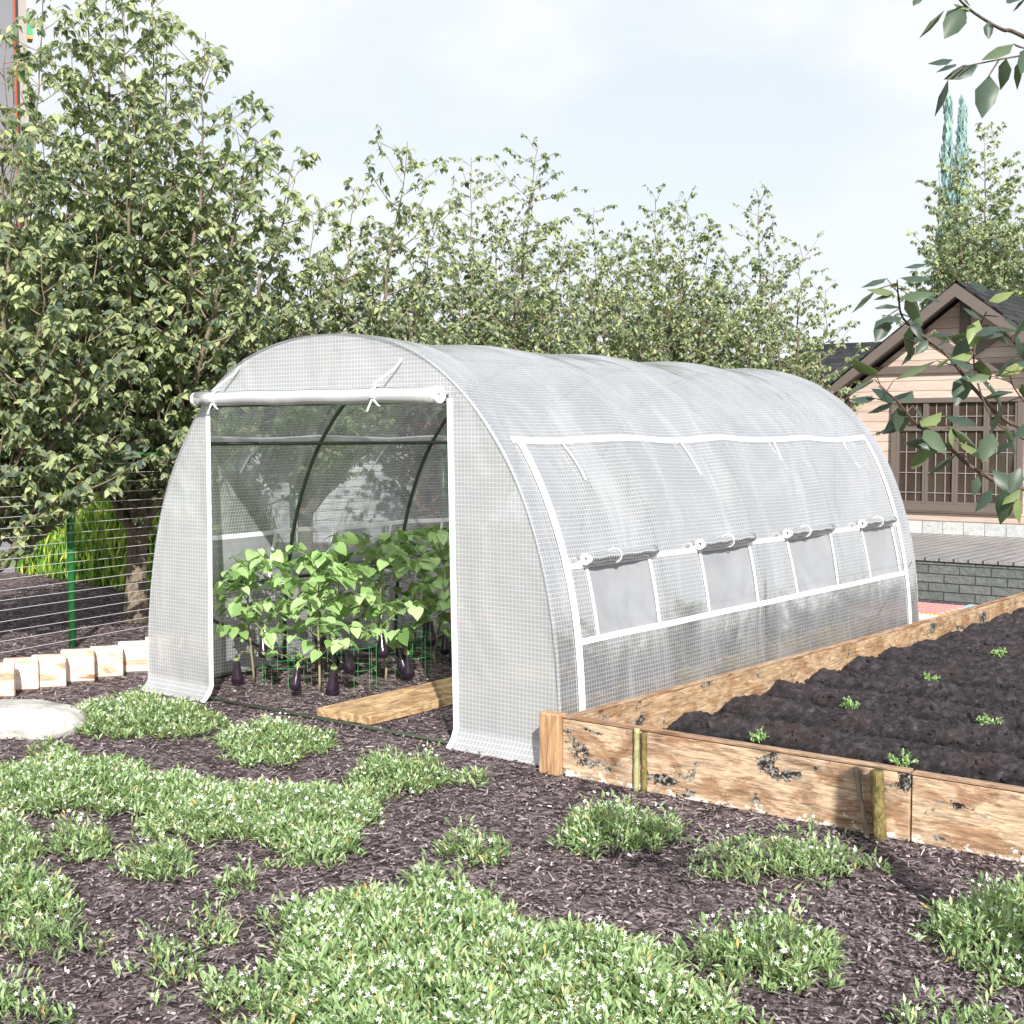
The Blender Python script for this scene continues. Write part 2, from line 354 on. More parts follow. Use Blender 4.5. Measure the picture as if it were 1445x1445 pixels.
# window nets, their rolled flaps and bands
def ribbon(pts, w, name, parent, t=.002):       # flat strip along points in direction w
    b = MB(); b.sheet_strip(pts, w, t); return b.build(name, M['trim'], parent)
def spiral_roll(name, p0, axis_len, axis, r, turns, mat, parent, grid=True):
    """sheet rolled round an axis: real spiral section"""
    ax = Vector(axis); u = Vector((0, 0, 1)); u = (u-ax*u.dot(ax)).normalized(); w = ax.cross(u); n = int(turns*26); V = []; UV = []
    p0 = Vector(p0); acc = 0; prev = None; na = 14
    for i in range(n+1):
        a = 2*PI*turns*i/n + PI; rr = .35*r + .65*r*(i/n)**.8
        q = u*math.cos(a)*rr*.95 + w*math.sin(a)*rr*1.05
        if prev is not None: acc += (q-prev).length
        prev = q
        for k in range(na+1):
            sgn = .0035*math.sin(k*1.7+r*40)*(i/n)
            V.append(p0+ax*(axis_len*k/na)+q+Vector((0, 0, sgn))); UV.append((axis_len*k/na, acc))
    F = np.array([(i*(na+1)+k, i*(na+1)+k+1, (i+1)*(na+1)+k+1, (i+1)*(na+1)+k) for i in range(n) for k in range(na)])
    o = np_mesh(name, np.array(V), F, mat, parent, uv=np.array(UV), smooth=True)
    sm = o.modifiers.new('thickness', 'SOLIDIFY'); sm.thickness = .0016
    return o
def end_rim(parent, c, axis, r, turns, name='rolled_edge'):
    """white hemmed edge of a rolled sheet seen at its end"""
    ax = Vector(axis); u = Vector((0, 0, 1)); w = ax.cross(u); pts = []
    n = int(turns*24)
    for i in range(n+1):
        a = 2*PI*turns*i/n+PI; rr = .22*r + .8*r*(i/n)**.8
        pts.append(Vector(c)+u*math.cos(a)*rr*.95+w*math.sin(a)*rr*1.05)
    b = MB(); b.sheet_strip(pts, ax*.022, .0032); return b.build(name, M['trim'], parent)
for side in (1, -1):
    sf = (lambda q: q) if side == 1 else (lambda q: ARC-q)
    for wi, (y0, y1) in enumerate(WY):
        b = MB(); ny, nq = 14, 10
        vs = [shell(sf(SW0+(SW1-SW0)*j/nq), y0+(y1-y0)*i/ny, -.004-.010*math.sin(PI*i/ny)*math.sin(PI*j/nq)) for i in range(ny+1) for j in range(nq+1)]
        b.add(vs, [(i*(nq+1)+j, i*(nq+1)+j+1, (i+1)*(nq+1)+j+1, (i+1)*(nq+1)+j) for i in range(ny) for j in range(nq)])
        wn_o = b.build('window_net', M['net'], gh, True)
        for yy in (y0, y1-.022):                 # upright bindings
            pts = [shell(sf(q), yy, .004 if side == 1 else -.012) for q in np.linspace(SW0-.01, SW1+.01, 8)]
            ribbon(pts, (0, .024, 0), 'window_binding', wn_o)
        if side == -1: continue
        p = shell(sf(SW1+.02), y0-.03, .035)
        tilt = [0, .006, -.004, .004][wi]
        ro = spiral_roll('rolled_flap', p, y1-y0+.02+[.04, .0, .02, -.02][wi], (tilt, 1, tilt), .030, 3.2, M['roll_film_clear'], gh)
        end_rim(ro, Vector(p)-Vector((0, .004, 0)), (0, 1, 0), .030, 3.2)
        c = Vector(p)+Vector((0, (y1-y0)*[.45, .55, .42, .5][wi], 0)); b = MB()
        b.tube([c+Vector((.033*math.cos(a)*1.08, .012*math.cos(a), .033*math.sin(a)*1.08)) for a in np.linspace(0, 2*PI, 17)], .0028, 5)
        b.build('band', M['trim'], ro)
    # bindings running lengthwise
    for q, wdt, a0, a1 in ((SW0-.012, .030, .16, GL-.14), (SW1-.006, .026, .16, GL-.14), (ST, .036, .12, GL-.14)):
        yl = np.linspace(a0, a1, 60); b = MB(); vs = []
        for y in yl:
            i_ = .001 if side == 1 else -.006; vs += [shell(sf(q-wdt/2), y, .004), shell(sf(q+wdt/2), y, .004), shell(sf(q+wdt/2), y, i_), shell(sf(q-wdt/2), y, i_)]
        b.add(vs, [(i*4+k, i*4+(k+1) % 4, i*4+4+(k+1) % 4, i*4+4+k) for i in range(len(yl)-1) for k in range(4)])
        b.build('lengthwise_binding', M['trim'], gh)
    for yy in (.15, GL-.18):
        pts = [shell(sf(q), yy, .006) for q in np.linspace(0.0, ST+.015, 30)]
        ribbon(pts, (0, .05, 0), 'upright_binding', gh)
    for k, yy in enumerate((.52, 1.68, 2.84, 3.95)):
        pts = [Vector(shell(sf(ST-q), yy+.10*(q/.24)**1.4*side*(.6+.3*math.sin(k*2)), (.008 if side == 1 else -.02)+.012*math.sin(q*13+k))) for q in np.linspace(0, .235, 9)]
        ribbon(pts, (0, .014, 0), 'tie_strap', gh)
# end walls
DX0, DX1, DZ = -.94, .86, 1.715
def panel(name, y, xfun, z0, z1, mat, nx=24, nz=70, flare=True, bulge=.02, sgn=-1):
    V = []; UV = []
    for j in range(nz+1):
        z = z0+(z1-z0)*j/nz; a, b = xfun(z)
        for i in range(nx+1):
            x = a+(b-a)*i/nx
            fl = .07*max(0, 1-z/.09)**1.6 if flare else 0
            w = bulge*noise.noise(Vector((x*1.6, z*1.1, y+3)))*min(1, z*2)
            V.append((x, y+sgn*(fl+.006)+w, z)); UV.append((x, z))
    F = np.array([(j*(nx+1)+i, j*(nx+1)+i+1, (j+1)*(nx+1)+i+1, (j+1)*(nx+1)+i) for j in range(nz) for i in range(nx)])
    return np_mesh(name, np.array(V), F, mat, gh, uv=np.array(UV), smooth=True)
dr = lambda z: DX1+.04*(1-z/DZ)
panel('front_panel', 0, lambda z: (-halfx(z)-.004, DX0), .004, DZ+.02, M['film_front'])
panel('front_panel', 0, lambda z: (dr(z), halfx(z)+.004), .004, DZ+.02, M['film_front'])
panel('gable_panel', 0, lambda z: (-halfx(z), halfx(z)), DZ+.0205, GB-.002, M['film_front'], 50, 24, False, .012)
panel('rear_panel', GL, lambda z: (-halfx(z), halfx(z)), .004, GB-.002, M['film'], 50, 70, False, .03, 1)
for xs, nm in ((lambda z: DX0-.022, 'door_binding'), (lambda z: dr(z)-.012, 'door_binding')):
    pts = [(xs(z), -.014-.07*max(0, 1-z/.09)**1.6, z) for z in np.linspace(.005, DZ, 40)]
    ribbon(pts, (.034, 0, 0), nm, gh, .003)
# door rolled up
ro = spiral_roll('rolled_door', (-.975, -.060, 1.742), 1.80, (1, 0, -.006), .043, 4.5, M['roll_film'], gh)
end_rim(ro, (.82, -.060, 1.731), (1, 0, 0), .043, 4.6); end_rim(ro, (-.992, -.060, 1.742), (1, 0, 0), .043, 2.0)
for tx, lean in ((-.80, .13), (.43, .12)):
    b = MB()
    b.sheet_strip([(tx+lean*t, -.022-.085*(1-t)**2, 1.785+.135*t+.006*math.sin(t*6)) for t in np.linspace(0, 1, 10)], (.016, 0, 0), .002)
    b.sheet_strip([(tx-.004+.062*0, -.060-.049*math.cos(a), 1.742+.049*math.sin(a)) for a in np.linspace(-1.0, 1.5, 12)], (.022, 0, 0), .002)
    b.sheet_strip([(tx+.002-.03*t, -.113-.004*t, 1.715-.06*t) for t in np.linspace(0, 1, 4)], (.012, 0, 0), .002)
    b.sheet_strip([(tx+.012+.05*t, -.115-.006*t, 1.715-.045*t+.01*t*t) for t in np.linspace(0, 1, 4)], (.014, 0, 0), .002)
    b.lathe([(.002, -.014), (.016, -.006), (.016, .006), (.002, .014)], (tx+.008, -.113, 1.735), (1, 0, .3), 8)
    b.build('door_tie', M['trim'], ro)
# steel frame
for i, y in enumerate(RIBS):
    yy = min(max(y, .02), GL-.02); b = MB()
    b.tube([(prof(s)[0]*.983, yy, max(prof(s)[1]*.987-.0, .0)) for s in np.linspace(0.0, ARC, 60)], .0125, 8)
    b.build('rib', M['frame'], gh, True)
for (x, z) in ((-1.125, 1.485), (1.125, 1.485), (-1.425, .60), (1.425, .60), (0, 1.985)):
    b = MB(); b.tube([(x, .02, z), (x, GL/2, z), (x, GL-.02, z)], .011, 8); b.build('purlin', M['frame'], gh, True)
for x in (-1.50, 1.50):
    b = MB(); b.tube([(x, .02, .014), (x, GL-.02, .014)], .011, 8); b.build('base_rail', M['frame'], gh, True)
    b = MB(); b.tube([(x*.985, .03, .62), (x*.995, 1.05, .03)], .0095, 8); b.build('brace', M['frame'], gh, True)
    b = MB(); b.tube([(x*.985, GL-.03, .62), (x*.995, 3.3, .03)], .0095, 8); b.build('brace', M['frame'], gh, True)
for y in (.0, GL):
    b = MB(); b.tube([(-1.5, y, .013), (1.5, y, .013)], .010, 8); b.build('threshold_bar', M['frame'], gh, True)
b = MB(); b.tube([(-.92, .03, DZ-.01), (.90, .03, DZ-.01)], .011, 8); b.build('door_lintel', M['frame'], gh, True)
for x in (DX0-.02, DX1+.02):
    b = MB(); b.tube([(x, GL-.03, 0), (x, GL-.03, 1.74)], .011, 8); b.build('door_jamb', M['frame'], gh, True)

# ================================================================== WOOD
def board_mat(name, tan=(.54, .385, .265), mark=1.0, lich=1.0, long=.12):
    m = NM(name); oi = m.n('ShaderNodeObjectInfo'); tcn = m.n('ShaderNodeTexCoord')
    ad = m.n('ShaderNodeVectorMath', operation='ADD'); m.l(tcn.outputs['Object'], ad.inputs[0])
    sc = m.n('ShaderNodeVectorMath', operation='SCALE'); cmb = m.n('ShaderNodeCombineXYZ')
    for i in range(3): m.l(oi.outputs['Random'], cmb.inputs[i])
    m.l(cmb.outputs[0], sc.inputs[0]); sc.inputs['Scale'].default_value = 13.0; m.l(sc.outputs[0], ad.inputs[1])
    def mpg(s): q = m.n('ShaderNodeMapping'); q.inputs['Scale'].default_value = s; m.l(ad.outputs[0], q.inputs[0]); return q.outputs[0]
    g1 = m.noise(mpg((long, 1, 1)), 55, 8, .72, .9); g2 = m.noise(mpg((.5, 1, 1)), 5, 4, .6, 1.2)
    c = m.ramp(g1, [(.30, [x*.30 for x in tan]), (.45, [x*.75 for x in tan]), (.56, tan), (.72, [min(.85, x*1.45+.06) for x in tan])])
    c = m.mix(m.ramp(g2, [(.40, 0.0), (.68, .75)]), c, m.mix(.4, c, (.62, .50, .36)))
    n3 = m.noise(mpg((.55, 1, 1)), 9, 7, .68, .7)
    c = m.mix(m.ramp(n3, [(.42, .7), (.52, 0.0)]), c, (.23, .115, .055))
    g4 = m.noise(mpg((.1, 1, 1)), 120, 6, .7, .5); c = m.mix(.75, c, m.ramp(g4, [(.36, .35), (.5, 1.0), (.64, 1.35)]), 'MULTIPLY')
    bl = m.noise(mpg((.7, 1, 1)), 7.5, 6, .6, .5); bl2 = m.noise(mpg((1, 1, 1)), 40, 4, .7)
    bm = m.math('ADD', bl, m.math('MULTIPLY', m.math('SUBTRACT', bl2, .5), .28))
    mk = m.math('MULTIPLY', m.ramp(bm, [(.605, 0.0), (.62, 1.0)]), mark)
    c = m.mix(mk, c, m.mix(m.ramp(bl2, [(.5, 0.0), (.6, 1.0)]), (.018, .015, .013), (.30, .29, .27)))
    sp = m.n('ShaderNodeSeparateXYZ'); m.l(tcn.outputs['Object'], sp.inputs[0])
    lw = m.noise(mpg((.5, 1, 1)), 26, 6, .65, .4)
    low = m.math('MULTIPLY', m.math('SUBTRACT', -.045, sp.outputs[2]), 2.6)
    lm = m.math('MULTIPLY', m.ramp(m.math('ADD', lw, low), [(.70, 0.0), (.74, 1.0)]), lich)
    c = m.mix(lm, c, (.74, .70, .66))
    return m.done(m.bsdf(c, .8, 0, .25, m.bump(m.math('ADD', m.math('ADD', g1, g4), m.math('MULTIPLY', mk, .5)), .3, .005)))
M['board'] = board_mat('weathered_board')
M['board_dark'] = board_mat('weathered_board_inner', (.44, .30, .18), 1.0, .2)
M['plank'] = board_mat('plank_wood', (.55, .38, .20), .35, 0.0)
M['edge'] = board_mat('sawn_edge', (.33, .21, .14), 0.0, 0.0, .05)
m = NM('post_wood'); v = m.coord(scale=(1, 1, .08)); f = m.noise(v, 60, 7, .7, .7)
M['post'] = m.done(m.bsdf(m.ramp(f, [(.3, (.17, .09, .045)), (.5, (.40, .24, .13)), (.72, (.60, .42, .26))]), .75, 0, .3, m.bump(f, .4, .005)))
m = NM('mossy_bark'); v = m.coord(scale=(1, 1, .5)); f = m.noise(v, 70, 6, .75, 1)
M['moss'] = m.done(m.bsdf(m.ramp(f, [(.3, (.06, .045, .02)), (.5, (.19, .155, .06)), (.7, (.36, .31, .16))]), .95, 0, .1, m.bump(f, .9, .01)))
M['moss_light'] = simple('pale_mossy_stick', (.34, .34, .17), .9, 0, .35, 60, .6)

BR = .272
def rough_board(name, L_, hgt, th, mat, parent, loc, rz=0, bow=.004):
    n = int(L_*14)+2; vs = []
    for i in range(n+1):
        x = -L_/2+L_*i/n
        for (yy, zz) in ((-th/2, -hgt/2), (th/2, -hgt/2), (th/2, hgt/2), (-th/2, hgt/2)):
            w = bow*noise.noise(Vector((x*3+loc[0], yy*9, zz*9+loc[1])))
            vs.append((x, yy+w, zz+(w*.9 if zz > 0 else 0)))
    b = MB(); b.add(vs, [(i*4+k, i*4+4+k, i*4+4+(k+1) % 4, i*4+(k+1) % 4) for i in range(n) for k in range(4)]+[(0, 1, 2, 3), (n*4+3, n*4+2, n*4+1, n*4)])
    return b.build(name, mat, parent, bevel=.004, loc=loc, rz=rz)
bed = thing('raised_bed', 'long raised garden bed of weathered planks filled with furrowed dark soil', 'raised bed')
def fboard(x0, x1, y, dz=0):
    o = rough_board('plank', x1-x0, BR-.012+dz, .034, M['board'], bed, ((x0+x1)/2, y, BR/2-.004+dz/2))
    b = MB(); b.box(-(x1-x0)/2, (x1-x0)/2, -.0195, .0195, 0, .012); b.build('top_edge', M['edge'], o, bevel=.002, loc=(0, 0, (BR-.012+dz)/2+.003))
fboard(1.637, 3.243, -.125); fboard(3.250, 5.30, -.118, -.006)
b = MB(); b.box(-.055, .055, -.035, .035, 0, .282); b.build('corner_post', M['post'], bed, bevel=.007, loc=(1.578, -.135, 0))
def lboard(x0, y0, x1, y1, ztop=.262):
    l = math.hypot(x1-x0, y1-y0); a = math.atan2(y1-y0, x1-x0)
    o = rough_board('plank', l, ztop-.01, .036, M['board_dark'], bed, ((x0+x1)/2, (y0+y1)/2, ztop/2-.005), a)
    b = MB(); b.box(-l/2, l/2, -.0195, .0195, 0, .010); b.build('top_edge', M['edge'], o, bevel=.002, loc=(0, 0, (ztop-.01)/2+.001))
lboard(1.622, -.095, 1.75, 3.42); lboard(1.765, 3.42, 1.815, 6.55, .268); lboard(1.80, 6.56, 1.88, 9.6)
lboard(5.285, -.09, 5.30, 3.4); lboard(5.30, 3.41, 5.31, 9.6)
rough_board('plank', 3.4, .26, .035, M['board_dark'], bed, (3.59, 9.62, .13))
# soil
nx, ny = 230, 620; X = np.linspace(1.655, 5.27, nx); Y = np.linspace(-.10, 9.58, ny); V = []; ST_ = []
for y in Y:
    xl = 1.655 + .014*max(0, min(y, 9))+.0
    for x in X:
        xx = xl+(x-1.655)*(5.268-xl)/(5.27-1.655)
        ramp = min(1, max(0, (xx-xl)/.30)); ramp = ramp*ramp*(3-2*ramp)
        fr = min(1, max(0, (y+.10)/.12))
        wob = .035*noise.noise(Vector((xx*1.6, y*1.6, 0)))
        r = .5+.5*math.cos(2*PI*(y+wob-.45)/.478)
        h =   .115+.115*(r**.7)*ramp + .020*noise.noise(Vector((xx*6, y*8, 1)))+.030*abs(noise.noise(Vector((xx*11, y*15, 2))))+.016*noise.noise(Vector((xx*47, y*47, 3)))
        h = .05+(h-.05)*ramp
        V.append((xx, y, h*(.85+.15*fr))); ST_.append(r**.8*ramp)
F = np.array([(j*nx+i, j*nx+i+1, (j+1)*nx+i+1, (j+1)*nx+i) for j in range(ny-1) for i in range(nx-1)])
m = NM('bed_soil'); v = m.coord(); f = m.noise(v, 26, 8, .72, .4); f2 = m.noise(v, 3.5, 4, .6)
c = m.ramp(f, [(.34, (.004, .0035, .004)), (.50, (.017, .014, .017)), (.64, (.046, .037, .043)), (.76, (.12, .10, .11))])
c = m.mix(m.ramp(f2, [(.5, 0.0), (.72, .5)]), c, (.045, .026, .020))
at_ = m.n('ShaderNodeAttribute', attribute_name='tint'); c = m.mix(1.0, c, m.ramp(m.math('ADD', at_.outputs['Fac'], m.math('MULTIPLY', m.math('SUBTRACT', f, .5), .9)), [(.28, .10), (.78, 1.5)]), 'MULTIPLY')  # furrow shade put into the colour: troughs darkened, crests lightened
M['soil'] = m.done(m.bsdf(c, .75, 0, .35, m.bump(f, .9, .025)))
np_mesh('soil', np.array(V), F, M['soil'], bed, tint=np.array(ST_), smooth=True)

CV = np.array([(1, 0, 0), (-1, 0, 0), (0, 1, 0), (0, -1, 0), (0, 0, 1), (0, 0, -1), (.6, .6, .5), (-.6, .6, .5), (-.6, -.6, .5), (.6, -.6, .5)])*[.5, .5, .38]
CF = np.array([(4, 9, 6), (4, 6, 7), (4, 7, 8), (4, 8, 9), (0, 6, 9), (2, 7, 6), (1, 8, 7), (3, 9, 8), (5, 2, 0), (5, 1, 2), (5, 3, 1), (5, 0, 3), (0, 2, 6), (2, 1, 7), (1, 3, 8), (3, 0, 9)])
VV = np.array(V); sel = rng.integers(0, len(VV), 16000); nS = len(sel); keep = rng.random(nS) < np.clip(3.2/np.hypot(*(VV[sel, :2]-np.array([3.0, -2.0])).T), 0, 1); sel = sel[keep]; nS = len(sel)
Pc = VV[sel]+np.stack([rng.normal(0, .006, nS), rng.normal(0, .006, nS), np.zeros(nS)], 1); Pc[:, 0] = np.clip(Pc[:, 0], 1.72, 5.2); Pc[:, 1] = np.clip(Pc[:, 1], -.06, 9.5); sz = rng.gamma(2.2, .006, nS)+.006
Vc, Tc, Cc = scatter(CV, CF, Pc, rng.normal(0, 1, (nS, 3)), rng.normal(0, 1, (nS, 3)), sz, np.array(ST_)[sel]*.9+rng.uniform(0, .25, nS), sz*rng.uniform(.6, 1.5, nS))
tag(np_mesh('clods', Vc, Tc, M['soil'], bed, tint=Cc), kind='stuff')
# stakes driven beside the planks
def stake(nm, label, p0, p1, r, mat, wob=.004, group='stakes along the bed front'):
    b = MB(); n = 14; p0 = Vector(p0); p1 = Vector(p1)
    b.tube([p0.lerp(p1, i/n)+Vector((wob*noise.noise(Vector((i*.7, p0.x, 0))), 0, 0)) for i in range(n+1)], [r*(1+.12*noise.noise(Vector((i*.9, 5, p0.x)))) for i in range(n+1)], 10)
    o = b.build(nm, mat, smooth=True); tag(o, label, 'stake', group)
gx = 2.04
stake('wooden_stake', 'thin pale yellow-green stake against the bed front, nearest its corner post', (gx, -.158, 0), (gx, -.155, .275), .0125, M['moss_light'])
stake('wooden_stake', 'dark mossy stake standing right behind the pale yellow-green stake', (gx+.036, -.150, 0), (gx+.034, -.150, .262), .013, M['moss'])
stake('wooden_stake', 'thick mossy brown stake at the plank joint on the bed front', (3.145, -.175, 0), (3.125, -.172, .262), .026, M['moss'])
stake('wooden_stake', 'thin leaning grey stick beside the thick mossy brown stake', (3.10, -.190, .0), (3.035, -.160, .262), .011, M['twig'])

# seedlings
def feather_plant(label, p, h, seed):
    r = np.random.default_rng(seed); t = thing('seedling', label, 'seedling', p, r.uniform(0, 6), 'green seedlings in the raised bed')
    P, D, N, Sc, Ti = [], [], [], [], []; b = MB()
    for k in range(9):
        a = r.uniform(0, 2*PI); e = r.uniform(.5, 1.35); L_ = h*r.uniform(.6, 1.1)
        d = np.array([math.cos(a)*math.cos(e), math.sin(a)*math.cos(e), math.sin(e)])
        pts = [d*L_*q+np.array([0, 0, -.25*L_*q*q]) for q in np.linspace(0, 1, 6)]; b.tube(pts, .0013, 4)
        for q in np.linspace(.25, 1, 10):
            for s in (-1, 1):
                P.append(d*L_*q+np.array([0, 0, -.25*L_*q*q])); D.append(d*.5+r.normal(0, .6, 3)); N.append(r.normal(0, .5, 3)+[0, 0, 1]); Sc.append(r.uniform(.012, .022)); Ti.append(r.uniform(.3, 1))
    b.build('stem', M['green_stem'], t)
    V, T, C = scatter(BLADE_V*[1.6, 1, 1], BLADE_F, np.array(P), np.array(D), np.array(N), np.array(Sc), np.array(Ti)); np_mesh('foliage', V, T, M['veg_leaf'], t, tint=C)
for k, ((x, y), lab) in enumerate(zip([(1066, 1048), (1273, 1086), (1204, 1006), (1312, 968), (1396, 1032), (1413, 931)],
        ['small feathery seedling just behind the bed front plank nearest the corner', 'small feathery seedling behind the thick mossy stake',
         'feathery seedling second from the tunnel in the middle furrows', 'feathery seedling far back, level with the end of the near side plank',
         'largest feathery seedling at the right side of the bed', 'farthest feathery seedling high at the right side of the bed'])):
    p = gnd(x, y, .175); feather_plant(lab, (p[0], p[1], .185), .085, k)

# plank inside the tunnel
A_ = gnd(438, 998, .045); B_ = gnd(512, 1018, .045)
A_ = np.array([-.19, .06]); E_ = np.array([.30, -.03])
pk = MB(); pk.box(-.20, .20, 0, 1.9, 0, .045)
po = rough_board('wooden_plank', 1.9, .42, .045, M['plank'], None, (0, 0, 0)); bpy.data.objects.remove(po)
b = MB(); nn = 24
vs = []
for i in range(nn+1):
    x = -.95+1.9*i/nn
    for (yy, zz) in ((-.20, 0), (.20, 0), (.20, .046), (-.20, .046)):
        vs.append((x, yy+.004*noise.noise(Vector((x*4, yy, 0))), zz+.002*noise.noise(Vector((x*3, yy*5, 4)))))
b.add(vs, [(i*4+k, i*4+4+k, i*4+4+(k+1) % 4, i*4+(k+1) % 4) for i in range(nn) for k in range(4)]+[(0, 1, 2, 3), (nn*4+3, nn*4+2, nn*4+1, nn*4)])
tag(b.build('wooden_plank', M['plank'], bevel=.004, loc=(.02, 1.02, .004), rz=PI/2+.02), 'wide tan wooden board lying flat on the mulch inside the tunnel', 'plank')

# ================================================================== VEGETABLES IN THE TUNNEL
M['aubergine'] = simple('aubergine_skin', (.018, .010, .020), .16, 0, .3, 8, .02, .6)
M['calyx'] = simple('calyx', (.20, .26, .10), .6)
m = NM('green_wire'); M['green_wire'] = simple('green_wire', (.06, .42, .10), .4, 0, .1)
def bez(p0, p1, p2, n):
    return [(1-t)**2*np.array(p0)+2*t*(1-t)*np.array(p1)+t*t*np.array(p2) for t in np.linspace(0, 1, n)]
def aubergine_plant(label, x, y, h, seed, nfruit, nbr=17, spread=.30, group='aubergine plants in the polytunnel', fruits=None):
    r = np.random.default_rng(seed); t = thing('eggplant_plant', label, 'eggplant plant', (x, y, 0), 0, group)
    st = [np.array([.035*math.sin(q*5+seed)*(q < .95), .035*math.cos(q*4+seed*2), h*.93*q]) for q in np.linspace(0, 1, 14)]
    st[0] = np.array([st[0][0]*.5, st[0][1]*.5, 0])
    b = MB(); b.tube(st, [.0085*(1-.6*i/13) for i in range(14)], 7); gs = MB()
    P, D, N, Sc, Ti = [], [], [], [], []
    for k in range(nbr):
        q = .30+.69*k/(nbr-1); o = st[int(q*13)]; a = k*2.4+r.uniform(-.4, .4); L_ = spread*(1.1-.55*q)*r.uniform(.7, 1.15)
        tip = o+np.array([math.cos(a)*L_, math.sin(a)*L_, L_*r.uniform(-.1, .65)]); br = bez(o, (o+tip)/2+[0, 0, .06], tip, 7)
        gs.tube(br, [.0035-.0003*i for i in range(7)], 5)
        for j in range(7):
            p = br[min(6, 1+j)] if j < 5 else tip; aa = a+r.uniform(-1.6, 1.6); pe = r.uniform(.02, .06)
            d0 = np.array([math.cos(aa), math.sin(aa), r.uniform(.1, .6)]); p2 = p+d0*pe; gs.tube([p, p2], .0018, 4, False)
            d = np.array([math.cos(aa), math.sin(aa), r.uniform(-1.0, -.05)]); P.append(p2); D.append(d)
            N.append(np.array([math.cos(aa)*.5, math.sin(aa)*.5, .8])+r.normal(0, .35, 3)); Sc.append(r.uniform(.05, .10)); Ti.append(np.clip(r.normal(.62, .27), 0, 1))
    V, T, C = scatter(HEART_V, HEART_F, np.array(P), np.array(D), np.array(N), np.array(Sc), np.array(Ti))
    np_mesh('foliage', V, T, M['veg_leaf'], t, tint=C, smooth=True)
    b.build('stem', M['stem'], t, True); gs.build('branches', M['green_stem'], t, True)
    if fruits is None:
        fruits = [(-.9+r.uniform(-1.5, 1.5), r.uniform(.07, .17), r.uniform(.17, .36)) for _ in range(nfruit)]
    for a, rad, zt in fruits:
        L_ = r.uniform(.15, .20); c = np.array([math.cos(a)*rad, math.sin(a)*rad, zt]); w = L_*.23
        ax = nrm(np.array([math.cos(a)*r.uniform(-.1, .35), math.sin(a)*r.uniform(-.1, .3), -1.]))
        pf = [(w*.30, 0), (w*.42, L_*.06), (w*.52, L_*.25), (w*.68, L_*.48), (w*.92, L_*.70), (w*.97, L_*.82), (w*.75, L_*.94), (w*.35, L_*.99), (.001, L_)]
        fb = MB(); fb.lathe(pf, c, ax, 16); fo = fb.build('eggplant', M['aubergine'], t, True)
        cb = MB(); cb.lathe([(.004, -.02), (w*.34, -.004), (w*.50, L_*.05), (w*.50, L_*.10), (w*.44, L_*.10)], c, ax, 9)
        s0 = st[min(13, int((zt+.06)/(h*.93)*13))]; cb.tube(bez(s0, (s0+c)/2+np.array([0, 0, .05]), c-ax*.015, 6), .0032, 5)
        cb.build('calyx', M['calyx'], fo, True)
    return t
def toward(a): return a
vegs = [(-1.20, .52, .84, 1, 3, 'aubergine plant nearest the left door panel with one fruit leaning outward'),
        (-.66, .56, .88, 2, 4, 'aubergine plant with crooked stem in the door opening left of the wooden board'),
        (-.60, 1.06, .90, 3, 3, 'second aubergine plant left of the wooden board, one fruit behind a small leaf'),
        (-1.15, 1.20, .86, 4, 3, 'aubergine plant behind, close to the second rib'),
        (-.72, 1.72, .92, 5, 3, 'aubergine plant third along beside the board'),
        (-1.18, 1.95, .90, 6, 2, 'aubergine plant next to the far wall near the third rib'),
        (-.85, 2.35, .95, 7, 2, 'farthest aubergine plant seen beside the right door edge')]
for x, y, h, sd, nf, lab in vegs: aubergine_plant(lab, x, y, h*1.05, sd, nf, 20, .33)
# wire cages round the plants
def cage(x, y, h, r, label):
    t = thing('wire_plant_support', label, 'plant support', (x, y, 0), 0, 'green wire plant supports')
    for z in (h*.45, h*.95):
        b = MB(); b.tube([(r*math.cos(a), r*math.sin(a), z) for a in np.linspace(0, 2*PI, 21)], .0011, 4, False); b.build('hoop', M['green_wire'], t)
    for k in range(9):
        a = 2*PI*k/9; b = MB(); b.tube([(r*math.cos(a), r*math.sin(a), 0), (r*math.cos(a), r*math.sin(a), h)], .0011, 4); b.build('wire_upright', M['green_wire'], t)
for x, y, lab in [(-1.0, .62, 'low green wire support right of the leftmost aubergine stem'), (-.62, .80, 'green wire support in front of the board between two stems'),
                  (-.66, 1.35, 'green wire support at the second stem beside the board'), (-.90, 1.72, 'green wire support in the middle of the aubergine row'),
                  (-.78, 2.1, 'farthest green wire support by the right door edge')]:
    cage(x, y, .27, .15, lab)
# tomato plant
tp_ = thing('tomato_plant', 'tomato plant with green and red fruit at the right edge of the door opening', 'tomato plant', (-.18, 1.62, 0))
r = np.random.default_rng(3); b = MB(); st = [np.array([.03*math.sin(q*6), .02*math.cos(q*5), .8*q]) for q in np.linspace(0, 1, 10)]; b.tube(st, .006, 6)
b.build('stem', M['green_stem'], tp_, True); P, D, N, Sc, Ti = [], [], [], [], []
for k in range(260):
    q = r.uniform(.2, 1); a = r.uniform(0, 2*PI); rad = r.uniform(.02, .2); P.append([math.cos(a)*rad, math.sin(a)*rad, .8*q]); D.append([math.cos(a), math.sin(a), r.uniform(-.8, .2)]); N.append(r.normal(0, .4, 3)+[0, 0, 1]); Sc.append(r.uniform(.03, .06)); Ti.append(r.uniform(0, .8))
V, T, C = scatter(LEAF_V, LEAF_F, np.array(P), np.array(D), np.array(N), np.array(Sc), np.array(Ti)); np_mesh('foliage', V, T, M['veg_leaf'], tp_, tint=C)
M['tomato_red'] = simple('tomato_red', (.62, .07, .02), .25, 0, .1, 8, .01); M['tomato_green'] = simple('tomato_green', (.30, .48, .12), .3, 0, .1, 8, .01)
